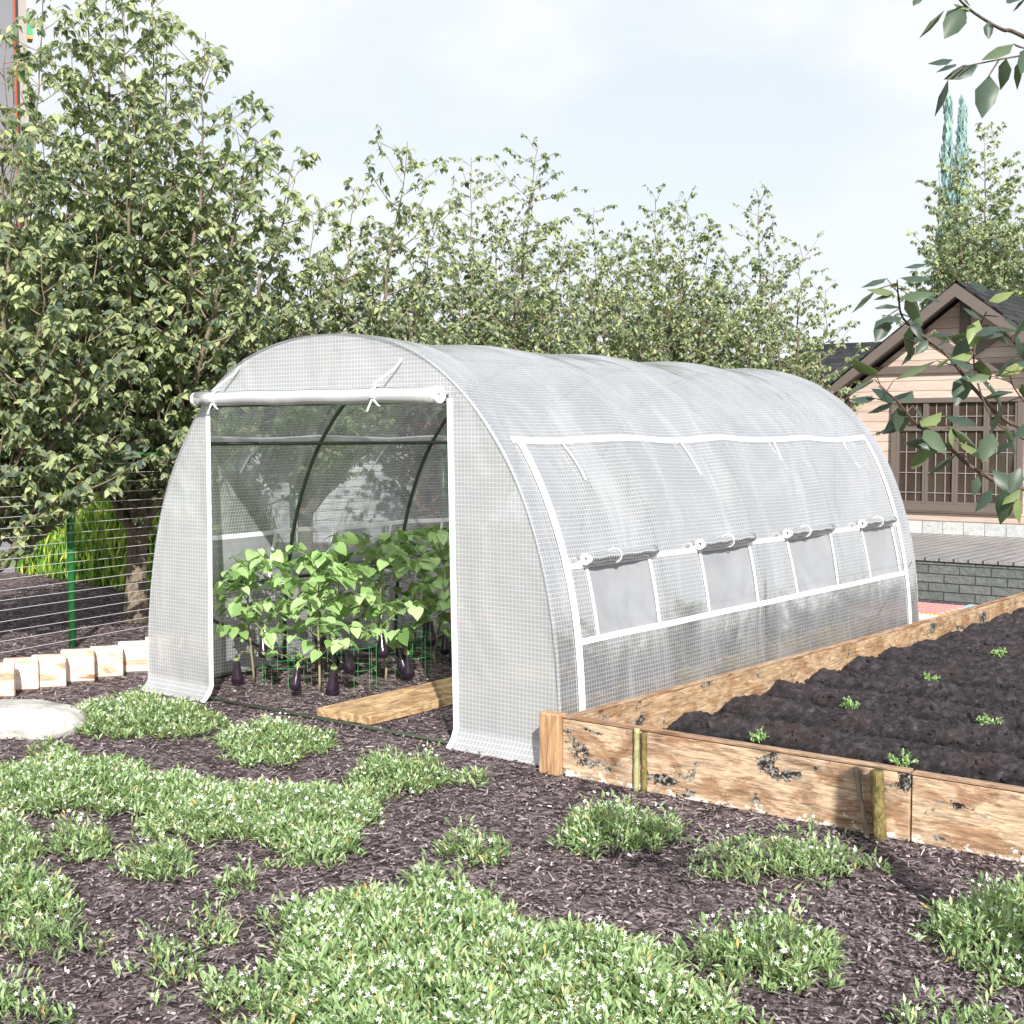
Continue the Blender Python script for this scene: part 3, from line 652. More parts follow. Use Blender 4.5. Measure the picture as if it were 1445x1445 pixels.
for (dx, dy, z, rr, mm_) in ((-.17, -.10, .44, .03, 'tomato_green'), (-.21, -.13, .37, .026, 'tomato_red'), (-.14, -.14, .36, .027, 'tomato_red'), (.05, -.1, .4, .03, 'tomato_red')):
    b = MB(); b.lathe([(rr*math.sin(a), -rr*.88*math.cos(a)) for a in np.linspace(.05, PI-.05, 10)], (dx, dy, z), (0, 0, 1), 14); b.build('tomato', M[mm_], tp_, True)
# yellow-flowered plants by the right wall (seen dimly through the film)
def leafy_bush(name, label, cat, loc, w, h, n, mats, seed, group=None, leaf=(.03, .06)):
    r = np.random.default_rng(seed); t = thing(name, label, cat, loc, r.uniform(0, 6), group); b = MB(); P, D, N, Sc, Ti = [], [], [], [], []
    for k in range(n):
        a = r.uniform(0, 2*PI); rad = w*math.sqrt(r.random()); hh = h*r.uniform(.5, 1)*(1-.4*rad/w)
        pts = bez((0, 0, 0), (math.cos(a)*rad*.4, math.sin(a)*rad*.4, hh*.6), (math.cos(a)*rad, math.sin(a)*rad, hh), 6); b.tube(pts, .002, 4, False)
        for j in range(9):
            p = pts[1+j % 5]; aa = r.uniform(0, 2*PI); P.append(p); D.append([math.cos(aa), math.sin(aa), r.uniform(-.3, .9)]); N.append(r.normal(0, .5, 3)+[0, 0, 1]); Sc.append(r.uniform(*leaf)); Ti.append(r.random())
    b.build('stems', M['green_stem'], t)
    P, D, N, Sc, Ti = map(np.array, (P, D, N, Sc, Ti)); k2 = r.random(len(P)) < .5
    for sel, mt, nm in ((k2, mats[0], 'foliage'), (~k2, mats[1], 'blossom')):
        V, T, C = scatter(LEAF_V, LEAF_F, P[sel], D[sel], N[sel], Sc[sel], Ti[sel]); np_mesh(nm, V, T, M[mt], t, tint=C)
    return t
for k, (x, y, lab) in enumerate([(1.40, 1.35, 'small yellow flowering plant behind the side film nearest the front'), (1.41, 1.95, 'yellow flowering plant behind the film below the second window'),
                                 (1.41, 2.55, 'yellow flowering plant behind the film below the third window'), (1.41, 3.2, 'farthest yellow flowering plant behind the side film')]):
    leafy_bush('flowering_plant', lab, 'plant', (x, y, 0), .085, .46+.05*(k == 1), 46, ('veg_leaf', 'yellow_leaf'), 40+k, 'yellow flowering plants by the tunnel side')

# ================================================================== GROUND COVER
def sprigs(P0, edge, lh, r, flower, leaves=8, spread=.45):
    """P0 base points (n,3); edge 0..1 how near the rim; returns leaf and flower meshes"""
    n = len(P0); k = leaves; P = np.repeat(P0, k, 0); e = np.repeat(edge, k); hh = np.repeat(lh, k)
    az = r.uniform(0, 2*PI, n*k); tilt = np.clip(r.normal(.56, .28, n*k)+e*.25, .05, 1.45)
    D = np.stack([np.cos(az)*np.sin(tilt), np.sin(az)*np.sin(tilt), np.cos(tilt)], 1)
    up = r.beta(1.6, 1.3, n*k)*hh
    P = P+np.stack([r.normal(0, .008, n*k)+np.cos(az)*up*.25, r.normal(0, .008, n*k)+np.sin(az)*up*.25, up], 1)
    N = np.stack([-np.cos(az)*np.cos(tilt), -np.sin(az)*np.cos(tilt), np.sin(tilt)], 1)+r.normal(0, .35, (n*k, 3))
    Sc = r.uniform(.020, .046, n*k); Ti = np.clip(r.normal(.52, .24, n*k), 0, .97); Ti[r.random(n*k) < .03] = 1
    A = scatter(BLADE_V*[1.0, 1, 1], BLADE_F, P, D, N, Sc, Ti)
    fs = r.random(n) < flower; Pf = P0[fs]+np.stack([r.normal(0, .012, fs.sum()), r.normal(0, .012, fs.sum()), lh[fs]*r.uniform(.85, 1.25, fs.sum())], 1)
    q = len(Pf); nrmv = nrm(np.stack([r.normal(0, .55, q)+.3, r.normal(0, .55, q)-.35, np.ones(q)], 1)); az2 = r.uniform(0, 2*PI, q)
    Df = np.cross(nrmv, np.stack([np.cos(az2), np.sin(az2), np.zeros(q)], 1)); B = scatter(STAR_V, STAR_F, Pf, Df, nrmv, r.uniform(.006, .0105, q), np.full(q, .5))
    return A, B
def patch_points(cx, cy, rx, ry, dens, r, ragged=.26):
    """points on the ground inside an uneven round patch"""
    c = gnd(cx, cy); a = gnd(cx+rx, cy)-c; b = gnd(cx, cy-ry)-gnd(cx, cy+ry); b = b/2
    area = PI*np.linalg.norm(np.cross(a, b)); n = max(6, int(area*dens)); th = r.uniform(0, 2*PI, n); rho = np.sqrt(r.random(n)); o_ = r.random(n) < .05; rho[o_] = r.uniform(.85, 1.22, o_.sum())
    ph = r.uniform(0, 6, 3); lim = 1+ragged*(np.sin(3*th+ph[0])+.6*np.sin(7*th+ph[1])+.4*np.sin(13*th+ph[2]))*.6
    rr = rho*lim; P = c+np.outer(rr*np.cos(th), a)+np.outer(rr*np.sin(th), b); P[:, 2] = 0
    return P, rho
def cover(name, ells, seed, kk=1.0, dome=.5, dens=1500, hgt=.075, flower=.25, leaves=11):
    flower *= 1.5
    r = np.random.default_rng(seed); A, B = [], []
    for (cx, cy, rx, ry) in ells:
        P, rho = patch_points(cx, cy, rx*kk, ry*kk, dens*1.1, r); bumps = 1+.28*np.sin(P[:, 0]*17+P[:, 1]*6)*np.sin(P[:, 1]*15-P[:, 0]*5); h = 1.25*hgt*(1-dome*np.minimum(rho, 1.1)**2)*r.uniform(.55, 1.2, len(P))*bumps; a, b = sprigs(P, rho, h, r, flower, leaves); A.append(a); B.append(b)
    return stack(A), stack(B)
GV = ((cx, cy) for cx, cy in ())
def stuff_cover(label, ells, seed, **k):
    (V, T, C), (V2, T2, C2) = cover('x', ells, seed, **k)
    o = tag(np_mesh('ground_cover', V, T, M['cover_leaf'], tint=C), label, 'ground cover', kind='stuff')
    np_mesh('blossom', V2, T2, M['petal'], o, tint=C2)
stuff_cover('broad band of pale green ground cover with white flowers left of the tunnel door', [(95, 1118, 155, 36), (330, 1158, 112, 36), (430, 1160, 108, 42), (235, 1130, 60, 24)], 11, dens=1500, flower=.4)
stuff_cover('large carpet of pale green ground cover with white flowers filling the lower foreground', [(505, 1320, 115, 40), (600, 1345, 190, 75), (790, 1390, 190, 55), (600, 1425, 270, 52), (860, 1440, 190, 40), (660, 1500, 380, 40)], 12, dens=1650, hgt=.085, flower=.32)
CL = [((195, 1022, 122, 26), 'wide flowering clump at the foot of the left door panel', 1500, .08),
      ((385, 1058, 86, 26), 'round flowering clump in front of the threshold bar', 1300, .08),
      ((560, 1107, 78, 22), 'flowering clump before the door opening, left of the right door panel', 1200, .085),
      ((668, 1110, 30, 9), 'thin wispy clump at the foot of the right door panel', 700, .06),
      ((15, 1200, 45, 32), 'clump cut by the left picture edge just below the broad band', 1200, .09),
      ((115, 1205, 46, 20), 'compact clump with many flowers below the broad band at left', 1200, .08),
      ((222, 1232, 58, 22), 'spiky clump in the bare mulch below the broad band', 1000, .085),
      ((335, 1258, 40, 11), 'small low clump of few leaves above the foreground carpet', 800, .06),
      ((440, 1222, 58, 14), 'loose clump hanging below the right end of the broad band', 800, .07),
      ((670, 1212, 54, 18), 'solitary clump in the bare mulch above the foreground carpet', 800, .08),
      ((35, 1285, 78, 36), 'flower-covered clump at the left picture edge', 1300, .09),
      ((72, 1352, 92, 22), 'open clump of long leaves below the flower-covered one', 620, .11),
      ((235, 1382, 68, 20), 'loose long-leaved clump left of the foreground carpet', 640, .095),
      ((300, 1330, 48, 13), 'small flowering clump touching the upper left of the foreground carpet', 900, .07),
      ((870, 1188, 88, 28), 'dense clump below the pale yellow-green stake of the bed', 1300, .10),
      ((1095, 1232, 140, 22), 'long clump with white flowers in front of the bed planks', 820, .095),
      ((1420, 1335, 112, 62), 'big dark green clump at the right picture edge', 1300, .11),
      ((1078, 1372, 128, 36), 'large flowering clump between the foreground carpet and the right edge', 1200, .11),
      ((35, 1442, 66, 22), 'clump in the lower left corner of the picture', 900, .10),
      ((1330, 1462, 90, 16), 'clump cut by the bottom edge toward the right corner', 900, .08),
      ((622, 1262, 52, 14), 'thin clump at the upper tip of the foreground carpet', 700, .07),
      ((75, 1068, 34, 8), 'sparse sprigs between the white rock and the broad band', 700, .05)]
for k, (el, lab, dn, hg) in enumerate(CL):
    (V, T, C), (V2, T2, C2) = cover('x', [el], 60+k, kk=.90, dome=.72, dens=dn, hgt=hg*1.28, flower=.28); c = gnd(el[0], el[1])
    t = thing('flowering_clump', lab, 'plant clump', (c[0], c[1], 0), 0, 'flowering clumps in the mulch')
    np_mesh('foliage', V-np.array([c[0], c[1], 0]), T, M['cover_leaf'], t, tint=C); np_mesh('blossom', V2-np.array([c[0], c[1], 0]), T2, M['petal'], t, tint=C2)

# ================================================================== ROCK AND LOG EDGING
m = NM('pale_rock'); v = m.coord(); f = m.noise(v, 7, 8, .7, .5)
M['rock'] = m.done(m.bsdf(m.ramp(f, [(.3, (.26, .25, .24)), (.5, (.46, .45, .43)), (.7, (.62, .61, .60))]), .85, 0, .2, m.bump(f, .7, .04)))
c = gnd(18, 1032); V = []; nu, nv = 40, 20
for j in range(nv+1):
    ph = PI*j/nv
    for i in range(nu):
        th = 2*PI*i/nu; x, y, z = math.cos(th)*math.sin(ph), math.sin(th)*math.sin(ph), math.cos(ph)
        sx = lambda q: math.copysign(abs(q)**.7, q); k = 1+.14*noise.noise(Vector((x*1.8, y*1.8, z*1.8+4)))+.05*noise.noise(Vector((x*5, y*5, z*5)))
        V.append((sx(x)*.36*k, sx(y)*.20*k, sx(z)*.115*k+.035))
b = MB(); b.add(V, [(j*nu+i, (j+1)*nu+i, (j+1)*nu+(i+1) % nu, j*nu+(i+1) % nu) for j in range(nv) for i in range(nu)])
tag(b.build('rock', M['rock'], None, True, loc=(c[0], c[1], 0), rz=YAW), 'flat white rock lying on the mulch at the left picture edge', 'rock')
m = NM('split_log'); oi = m.n('ShaderNodeObjectInfo'); tcn = m.n('ShaderNodeTexCoord'); ad = m.n('ShaderNodeVectorMath', operation='ADD'); m.l(tcn.outputs['Object'], ad.inputs[0])
sc = m.n('ShaderNodeVectorMath', operation='SCALE', i_Scale=9.0); cm = m.n('ShaderNodeCombineXYZ'); m.l(oi.outputs['Random'], cm.inputs[0]); m.l(oi.outputs['Random'], cm.inputs[2]); m.l(cm.outputs[0], sc.inputs[0]); m.l(sc.outputs[0], ad.inputs[1])
mpn = m.n('ShaderNodeMapping'); mpn.inputs['Scale'].default_value = (.35, 1, 1.4); m.l(ad.outputs[0], mpn.inputs[0]); f = m.noise(mpn.outputs[0], 11, 6, .65, .7)
cc = m.ramp(f, [(.32, (.42, .18, .10)), (.42, (.60, .38, .27)), (.50, (.72, .62, .54)), (.7, (.80, .76, .71))])
cr = m.ramp(m.noise(mpn.outputs[0], 4, 3, .5, 1.5), [(.66, 0.0), (.68, 1.0)]); cc = m.mix(cr, cc, (.30, .16, .08))
M['log'] = m.done(m.bsdf(cc, .7, 0, .3, m.bump(f, .4, .008)))
def log_mesh():
    b = MB(); poly = [(-.088, 0), (.088, 0)]
    w, hh, t = .094, .205, .075
    vs = []; prof_ = [(0.006, 0), (-.012, .02), (-.012, hh*.82), (-.004, hh*.95), (.018, hh), (.055, hh), (.072, hh*.93), (.078, hh*.8), (.078, 0)]
    for xs_ in (-w, -w+.008, w-.008, w):
        k = .93 if abs(xs_) == w else 1
        for (yy, zz) in prof_: vs.append((xs_, .033+(yy-.033)*k, zz*(.985 if k < 1 else 1)))
    n = len(prof_)
    fs = [(i*n+j, (i+1)*n+j, (i+1)*n+(j+1) % n, i*n+(j+1) % n) for i in range(3) for j in range(n)]+[tuple(range(n)), tuple(range(4*n-1, 3*n-1, -1))]
    b.add(vs, fs); return b
lm = log_mesh(); spots = []; logbase = lm.build('edging_block', M['log'], None, False, bevel=.003)
pts = [(-42, 996), (-5, 986), (30, 976), (69, 972), (110, 964), (151, 957), (190, 950), (228, 943), (264, 937)]
LAB = ['leftmost edging block, cut by the picture edge', 'orange-brown edging block at the left picture edge', 'edging block with orange streaks below the left wires', 'cracked edging block just left of the green post',
       'edging block directly at the foot of the green post', 'pale edging block right of the green post', 'palest edging block touching the tunnel film', 'edging block behind the left door panel', 'last edging block behind the tunnel film']
for k, (x, y) in enumerate(pts):
    p = gnd(x, y); o = logbase if k == 0 else logbase.copy()
    if k: COL.objects.link(o)
    o.location = (p[0], p[1], -.004); o.rotation_euler.z = YAW+.30; o.scale = (1.06, 1.3, 1+.02*math.sin(k*2.1))
    tag(o, LAB[k]+', in the wooden lawn border', 'edging block', 'wooden edging blocks')

# ================================================================== WIRE FENCE
M['fence_green'] = simple('green_paint', (.018, .15, .04), .3, 0, .15, 12, .05); M['wire'] = simple('galvanised_wire', (.66, .68, .70), .35, .3, .05)
fen = thing('wire_fence', 'wire fence with green posts and rail left of the tunnel', 'fence', (-3.31, .66, 0))
fd = Vector((-.167, .986, 0)).normalized()
for q in (-2.4, 0, 2.6, 5.2, 7.8):
    b = MB(); p = fd*q; b.tube([p, p+Vector((0, 0, 1.60))], .027, 14); b.lathe([(.029, 0), (.029, .02), (.015, .03), (.002, .032)], p+Vector((0, 0, 1.6)), (0, 0, 1), 14)
    b.build('post', M['fence_green'], fen, True)
b = MB(); b.tube([fd*-2.4+Vector((.0, 0, 1.395)), fd*7.8+Vector((0, 0, 1.395))], .012, 8); b.build('top_rail', M['fence_green'], fen, True)
for k in range(19):
    z = .06+.0705*k; b = MB(); b.tube([fd*q+Vector((.028, 0, z+.004*math.sin(q*1.3+k*2))) for q in np.linspace(-2.4, 7.8, 30)], .0026, 5); b.build('wire', M['wire'], fen)

# ================================================================== TREES
def tree(label, base, hf, tips, spread, leaf=.07, nsec=26, seed=0, r0=.06, group='trees behind the polytunnel', mat='tree_leaf', dens=1.0, lean=(0, 0), start=.12, twigmat='twig', name='leafy_tree', droop=.5):
    r = np.random.default_rng(seed); t = thing(name, label, 'tree', (base[0], base[1], 0), 0, group); base = np.array([0, 0, 0.])
    fork = base+np.array([lean[0], lean[1], hf]); tr = MB(); br = MB()
    tp_ = bez(base, base+np.array([lean[0]*.2, lean[1]*.2, hf*.6]), fork, 9); tr.tube(tp_, [r0*1.5, r0*1.15, r0*1.05]+[r0]*3+[r0*.95]*3, 10)
    P, D, N, Sc, Ti = [], [], [], [], []
    for li, tip in enumerate(tips):
        tip = np.array(tip)-np.array([t.location.x, t.location.y, 0]); st_t = r.uniform(.55, 1); s0 = np.array(tp_[int(8*st_t)]); Hh = tip[2]-s0[2]
        mid = s0+np.array([(tip[0]-s0[0])*.75, (tip[1]-s0[1])*.75, Hh*.38])+r.normal(0, .08, 3); nl = 22
        ld = np.array(bez(s0, mid, tip, nl)); ld[1:-1] += r.normal(0, .014, (nl-2, 3)); Ln = np.linalg.norm(tip-s0)
        rad = [max(.0035, r0*.62*(1-i/(nl-1))**1.05) for i in range(nl)]; tr.tube(ld, rad, 7)
        ns_ = int(nsec*max(.5, Ln/2.6))
        for k in range(ns_):
            q = start+(1-start)*(k+r.random())/ns_; q = min(q, .995); i0 = q*(nl-1); i1 = int(i0); fr = i0-i1; o = ld[i1]*(1-fr)+ld[min(nl-1, i1+1)]*fr
            a = k*2.399+r.uniform(-.5, .5); el = r.uniform(.15, .85); L_ = (spread*(1-q)**.6+.13)*r.uniform(.55, 1.2)
            d = np.array([math.cos(a)*math.cos(el), math.sin(a)*math.cos(el), math.sin(el)]); e = o+d*L_
            seg = bez(o, o+d*L_*.55+[0, 0, -.05*L_], e+[0, 0, .12*L_], 7); rs = max(.0025, rad[i1]*.42)
            br.tube(seg, [rs*(1-.8*j/6)+.0012 for j in range(7)], 5, False)
            nt_ = max(2, int(L_/.068*dens))
            for j in range(nt_):
                u = .12+.88*(j+r.random())/nt_; sp_ = np.array(seg[min(6, int(u*6.99))]) ; aa = r.uniform(0, 2*PI); tl = r.uniform(.06, .22)*(1.15-.4*u)
                td = nrm(d*.6+np.array([math.cos(aa), math.sin(aa), r.uniform(-.1, .8)])); te = sp_+td*tl; br.tube([sp_, te], [.0022, .0012], 3, False)
                for w in range(r.integers(7, 13)):
                    f_ = r.uniform(.25, 1.05); p = sp_+td*tl*f_; az = r.uniform(0, 2*PI); P.append(p)
                    D.append((math.cos(az)+td[0]*.5, math.sin(az)+td[1]*.5, r.uniform(-1.1, .25)-droop+.3)); N.append((r.normal(0, .38)+math.cos(az)*.4+.38, r.normal(0, .38)+math.sin(az)*.4-.38, .95))
                    Sc.append(leaf*.74*r.uniform(.65, 1.25)); Ti.append(r.normal(.54, .32))
    tr.build('trunk', M['bark'], t, True); br.build('branches', M[twigmat], t, True)
    V, T, C = scatter(LEAF_V, LEAF_F, np.array(P), np.array(D), np.array(N), np.array(Sc), np.clip(np.array(Ti), 0, 1)); np_mesh('crown', V, T, M[mat], t, tint=C)
    print('tree', len(P)); return t
def tips_px(lst, d, r=.25, seed=0):
    q = np.random.default_rng(seed); return [tuple(at(x, y, d+q.uniform(-r, r)*2)) for x, y in lst]
b0 = gnd(192, 878)
tree('tall tree with forked trunk standing between the green post and the tunnel', (b0[0], b0[1]), .95,
     tips_px([(150, -60), (215, -40), (290, 45), (355, 130), (415, 225), (100, 60), (250, 250), (330, 330), (60, 200), (190, 130), (130, 420), (300, 480), (60, 400), (400, 400), (150, 300), (220, 380), (350, 240), (240, 120), (175, 10), (120, -30), (235, 30)], 10.6, .45, 1), 1.05, .100, 25, 21, .085, lean=(-.10, .12), dens=.78, start=.10)
pb = at(-40, 720, 9.6)
tree('bushy tree rising at the left picture edge behind the wires', (pb[0], pb[1]), .8,
     tips_px([(-60, 60), (10, 50), (60, -10), (20, 130), (80, 180), (140, 300), (-20, 250), (60, 350), (130, 470), (40, 520), (170, 590), (-60, 480), (20, 330), (100, 250), (40, 600)], 9.4, .45, 2), .85, .100, 24, 22, .07, dens=.80, start=.10)
pc = at(430, 640, 12.0)
tree('tree with a tall feathery top above the tunnel door', (pc[0], pc[1]), 1.2,
     tips_px([(575, 200), (500, 265), (440, 300), (620, 290), (395, 330), (540, 330), (470, 380), (350, 420), (600, 400), (420, 460), (520, 440)], 11.8, .5, 3), 1.0, .080, 27, 23, .07, dens=1.0)
pd_ = at(690, 640, 14.0)
tree('tree with two slim tops behind the tunnel roof left of its middle', (pd_[0], pd_[1]), 1.3,
     tips_px([(665, 222), (760, 205), (705, 290), (800, 330), (640, 330), (730, 360), (680, 420), (780, 430)], 13.8, .6, 4), 1.0, .076, 29, 24, .07, dens=1.05)
pe = at(850, 640, 15.5)
tree('medium tree behind the middle of the tunnel roof', (pe[0], pe[1]), 1.3,
     tips_px([(838, 292), (800, 350), (880, 330), (850, 400), (780, 430), (900, 420)], 15.3, .6, 5), 1.05, .075, 31, 25, .07, dens=1.1)
pf_ = at(950, 640, 16.0)
tree('round-topped tree behind the tunnel roof right of its middle', (pf_[0], pf_[1]), 1.3,
     tips_px([(925, 280), (968, 285), (1000, 320), (940, 360), (1010, 400), (900, 400), (970, 440)], 16.0, .6, 6), 1.0, .074, 31, 26, .07, dens=1.1)
pg = at(1060, 640, 16.5)
tree('slender tree with a single high tip behind the far tunnel end', (pg[0], pg[1]), 1.3,
     tips_px([(1070, 278), (1035, 360), (1095, 370), (1060, 430), (1020, 440)], 16.4, .5, 7), .85, .074, 31, 27, .06, dens=1.1)
ph_ = at(1125, 640, 15.5)
tree('last tree of the row, leaning over the dark side roof', (ph_[0], ph_[1]), 1.2,
     tips_px([(1128, 345), (1165, 410), (1095, 420), (1135, 470), (1145, 510)], 15.0, .5, 8), .70, .072, 26, 28, .06, dens=1.1)
# low fill trees whose crowns close the row
for k, (x, d, tp2, lab) in enumerate([(280, 12.5, [(230, 420), (300, 400), (350, 470), (280, 520), (220, 560), (330, 580), (180, 480)], 'low dense tree filling the gap above the left door panel'),
                                      (600, 15.5, [(560, 400), (640, 380), (600, 460), (520, 470), (680, 450), (740, 420)], 'low dark tree between the two tall tops'),
                                      (930, 18.5, [(860, 400), (950, 400), (1040, 400), (900, 450), (1000, 460), (1090, 450)], 'far low tree closing the row behind the tunnel')]):
    p = at(x, 640, d); tree(lab, (p[0], p[1]), .9, tips_px(tp2, d, .5, 30+k), 1.1, .078, 24, 50+k, .06, dens=1.1, mat='tree_leaf_dark', start=.05)
pi_ = at(1395, 600, 23.0)
tree('tall tree rising behind the cabin roof', (pi_[0], pi_[1]), 2.6, tips_px([(1390, 178), (1345, 230), (1425, 240), (1330, 300), (1370, 290), (1440, 320), (1400, 360), (1345, 370), (1470, 300), (1320, 350), (1460, 390)], 23, .9, 9), 1.35, .11, 26, 31, .10, group='trees behind the cabin', dens=1.0)

# teal columnar conifers
def spire(label, x, ybase, ytop, d, w, seed):
    r = np.random.default_rng(seed); top = at(x, ytop, d); t = thing('slim_conifer', label, 'tree', (top[0], top[1], 0), 0, 'slim blue-green conifers'); w *= 1.25; H = top[2]
    b = MB(); b.tube([(0, 0, 0), (0, 0, H*.98)], [.05, .006], 6); b.build('trunk', M['bark'], t); n = 1700; u = r.random(n)**.8; z = H*(.25+.75*u); a = r.uniform(0, 2*PI, n); rad = w*(1-u)**.6*r.random(n)**.6+.015
    P = np.stack([np.cos(a)*rad, np.sin(a)*rad, z], 1); D = np.stack([np.cos(a)*.15, np.sin(a)*.15, np.ones(n)], 1)+r.normal(0, .12, (n, 3)); N = np.stack([np.cos(a), np.sin(a), .2*np.ones(n)], 1)
    V, T, C = scatter(BLADE_V, BLADE_F, P, D, N, r.uniform(.10, .26, n), r.random(n)); np_mesh('crown', V, T, M['teal_leaf'], t, tint=C)
spire('tallest slim blue-green conifer behind the cabin ridge', 1338, 400, 148, 25.5, .20, 1); spire('second slim blue-green conifer, right of the tallest', 1358, 400, 150, 26, .22, 2)
spire('short slim blue-green conifer left of the cabin ridge tip', 1328, 400, 330, 25, .25, 3); spire('slim blue-green conifer half hidden by the tall tree behind the cabin', 1412, 400, 320, 26.5, .3, 4)

# bright hanging hedge plants
def weeper(label, p, w, h, seed, n=4200):
    r = np.random.default_rng(seed); t = thing('weeping_shrub', label, 'shrub', (p[0], p[1], 0), 0, 'bright yellow-green shrubs beyond the wire fence'); b = MB(); P = []
    for k in range(26):
        a = r.uniform(0, 2*PI); rr = w*r.uniform(.2, 1); hh = h*r.uniform(.6, 1); b.tube(bez((0, 0, 0), (math.cos(a)*rr*.3, math.sin(a)*rr*.3, hh*1.2), (math.cos(a)*rr, math.sin(a)*rr, hh*.8), 8), .006, 4, False)
    b.build('stems', M['green_stem'], t); a = r.uniform(0, 2*PI, n); rad = w*np.sqrt(r.random(n)); z = h*(1-.5*(rad/w)**2)*r.uniform(.05, 1, n)
    P = np.stack([np.cos(a)*rad, np.sin(a)*rad, z], 1); D = np.stack([r.normal(0, .25, n), r.normal(0, .25, n), -np.ones(n)], 1); N = np.stack([np.cos(a), np.sin(a), .3*np.ones(n)], 1)+r.normal(0, .3, (n, 3))
    Ti = np.clip(r.normal(.62, .25, n)-.35*(np.sin(a*5+seed) > .6), 0, 1)
    V, T, C = scatter(BLADE_V*[.7, 1, 1], BLADE_F, P, D, N, r.uniform(.10, .24, n), Ti); np_mesh('foliage', V, T, M['reed_leaf'], t, tint=C)
WL = ['yellow-green weeping shrub next to the grey tower wall', 'yellow-green weeping shrub left of the green post', 'yellow-green weeping shrub right behind the green post', 'yellow-green weeping shrub between post and forked trunk',
      'yellow-green weeping shrub behind the forked trunk', 'yellow-green weeping shrub behind the left door panel', 'farthest yellow-green weeping shrub seen through the film']
for k, (x, y) in enumerate([(52, 808), (85, 812), (120, 817), (155, 824), (192, 830), (235, 836), (285, 838)]):
    p = gnd(x, y); p = p+np.array([-.3, .45, 0]); weeper(WL[k], p, .62, 1.15+.30*math.sin(k*2.3), 70+k)

# ================================================================== TOWER BLOCK AT LEFT
M['conc'] = simple('grey_render', (.17, .175, .20), .8, 0, .08, 3, .05); M['conc2'] = simple('pale_render', (.33, .30, .29), .8, 0, .08, 3, .05)
M['redpipe'] = simple('red_paint', (.36, .06, .03), .4); M['greenp'] = simple('green_panel', (.02, .35, .14), .4); M['orangep'] = simple('orange_panel', (.75, .28, .10), .5); M['glass'] = simple('dark_glass', (.03, .04, .06), .08, 0, .3, 2, 0, .8)
p = gnd(54, 806); bl = thing('tower_block', 'tall grey building with a red drainpipe at the left picture edge', 'building', (p[0], p[1], 0), YAW+.42)
b = MB(); b.box(-9, -.125, -.05, 3, 0, 12); b.build('wall', M['conc'], bl)
b = MB(); b.box(-.118, .0, .02, 3, 0, 12); b.build('side_wall', M['conc2'], bl)
b = MB(); b.tube([(-.135, -.09, 0), (-.135, -.09, 12)], .014, 8); dp = b.build('drainpipe', M['redpipe'], bl)
b = MB()
for z in np.arange(.8, 12, 1.6): b.box(-.17, -.10, -.10, -.048, z, z+.03)
b.build('bracket', M['redpipe'], dp)
b = MB(); b.box(.002, .06, .0, .16, 5.98, 6.20); b.build('balcony', M['greenp'], bl); b = MB(); b.box(.002, .06, .0, .16, 5.93, 5.975); b.build('balcony_floor', M['orangep'], bl)
b = MB(); b.box(.002, .03, .04, .5, 4.6, 5.2); b.build('window', M['glass'], bl)
# pale sided house behind the trees
M['siding'] = None
def siding_mat(name, a, bcol, step, vert=False, grain=True, gap=.06):
    m = NM(name); tcn = m.n('ShaderNodeTexCoord'); sp = m.n('ShaderNodeSeparateXYZ'); m.l(tcn.outputs['Object'], sp.inputs[0]); z = sp.outputs[0 if vert else 2]
    q = m.math('MULTIPLY', z, 1/step); fr = m.math('FRACT', q); fl = m.math('FLOOR', q); ln = m.math('LESS_THAN', fr, gap)
    mp_ = m.n('ShaderNodeMapping'); mp_.inputs['Scale'].default_value = (1, .12, 1) if vert else (.12, .12, 1); m.l(tcn.outputs['Object'], mp_.inputs[0])
    wnn = m.n('ShaderNodeTexWhiteNoise', noise_dimensions='1D'); m.l(fl, wnn.inputs['W'])
    cb = m.n('ShaderNodeCombineXYZ'); m.l(m.math('MULTIPLY', wnn.outputs[0], 20.), cb.inputs[0]); ad = m.n('ShaderNodeVectorMath', operation='ADD'); m.l(mp_.outputs[0], ad.inputs[0]); m.l(cb.outputs[0], ad.inputs[1])
    f = m.noise(ad.outputs[0], 22, 6, .65, 1.0); c = m.ramp(m.math('ADD', m.math('MULTIPLY', f, .8), m.math('MULTIPLY', wnn.outputs[0], .2)), [(.3, a), (.7, bcol)]); c = m.mix(ln, c, [x*.45 for x in a])
    return m.done(m.bsdf(c, .75, 0, .3, m.bump(m.math('SUBTRACT', f, m.math('MULTIPLY', ln, 3.)), .5, .004)))
M['siding'] = siding_mat('tan_siding', (.42, .315, .265), (.62, .51, .45), .118)
M['grey_siding'] = siding_mat('pale_blue_siding', (.50, .56, .62), (.66, .70, .74), .16)
M['trimb'] = simple('brown_trim', (.13, .105, .095), .6, 0, .12, 20, .1)
M['red_brick'] = simple('red_brick', (.42, .17, .11), .85, 0, .25, 14, .3)
p = at(430, 700, 19.0); ho = thing('sided_house', 'pale blue sided house with a brick chimney glimpsed through the trees', 'house', (p[0], p[1], 0), .55)
b = MB(); b.box(-3.4, 3.2, 0, 3.5, 0, 2.3); b.build('wall', M['grey_siding'], ho)
b = MB(); b.prism([(-3.7, 2.3), (3.5, 2.3), (2.6, 3.0), (-2.8, 3.0)], -.3, 3.8); b.build('roof', M['trimb'], ho)
b = MB(); b.box(1.6, 2.1, -.02, .4, 0, 2.8); b.build('chimney', M['red_brick'], ho)
for x in (-2.4, -.6):
    b = MB(); b.box(x, x+.9, -.05, -.003, .9, 1.9); w = b.build('window', M['trimb'], ho); b = MB(); b.box(x+.07, x+.83, -.054, -.052, .97, 1.83); b.build('pane', M['glass'], w)

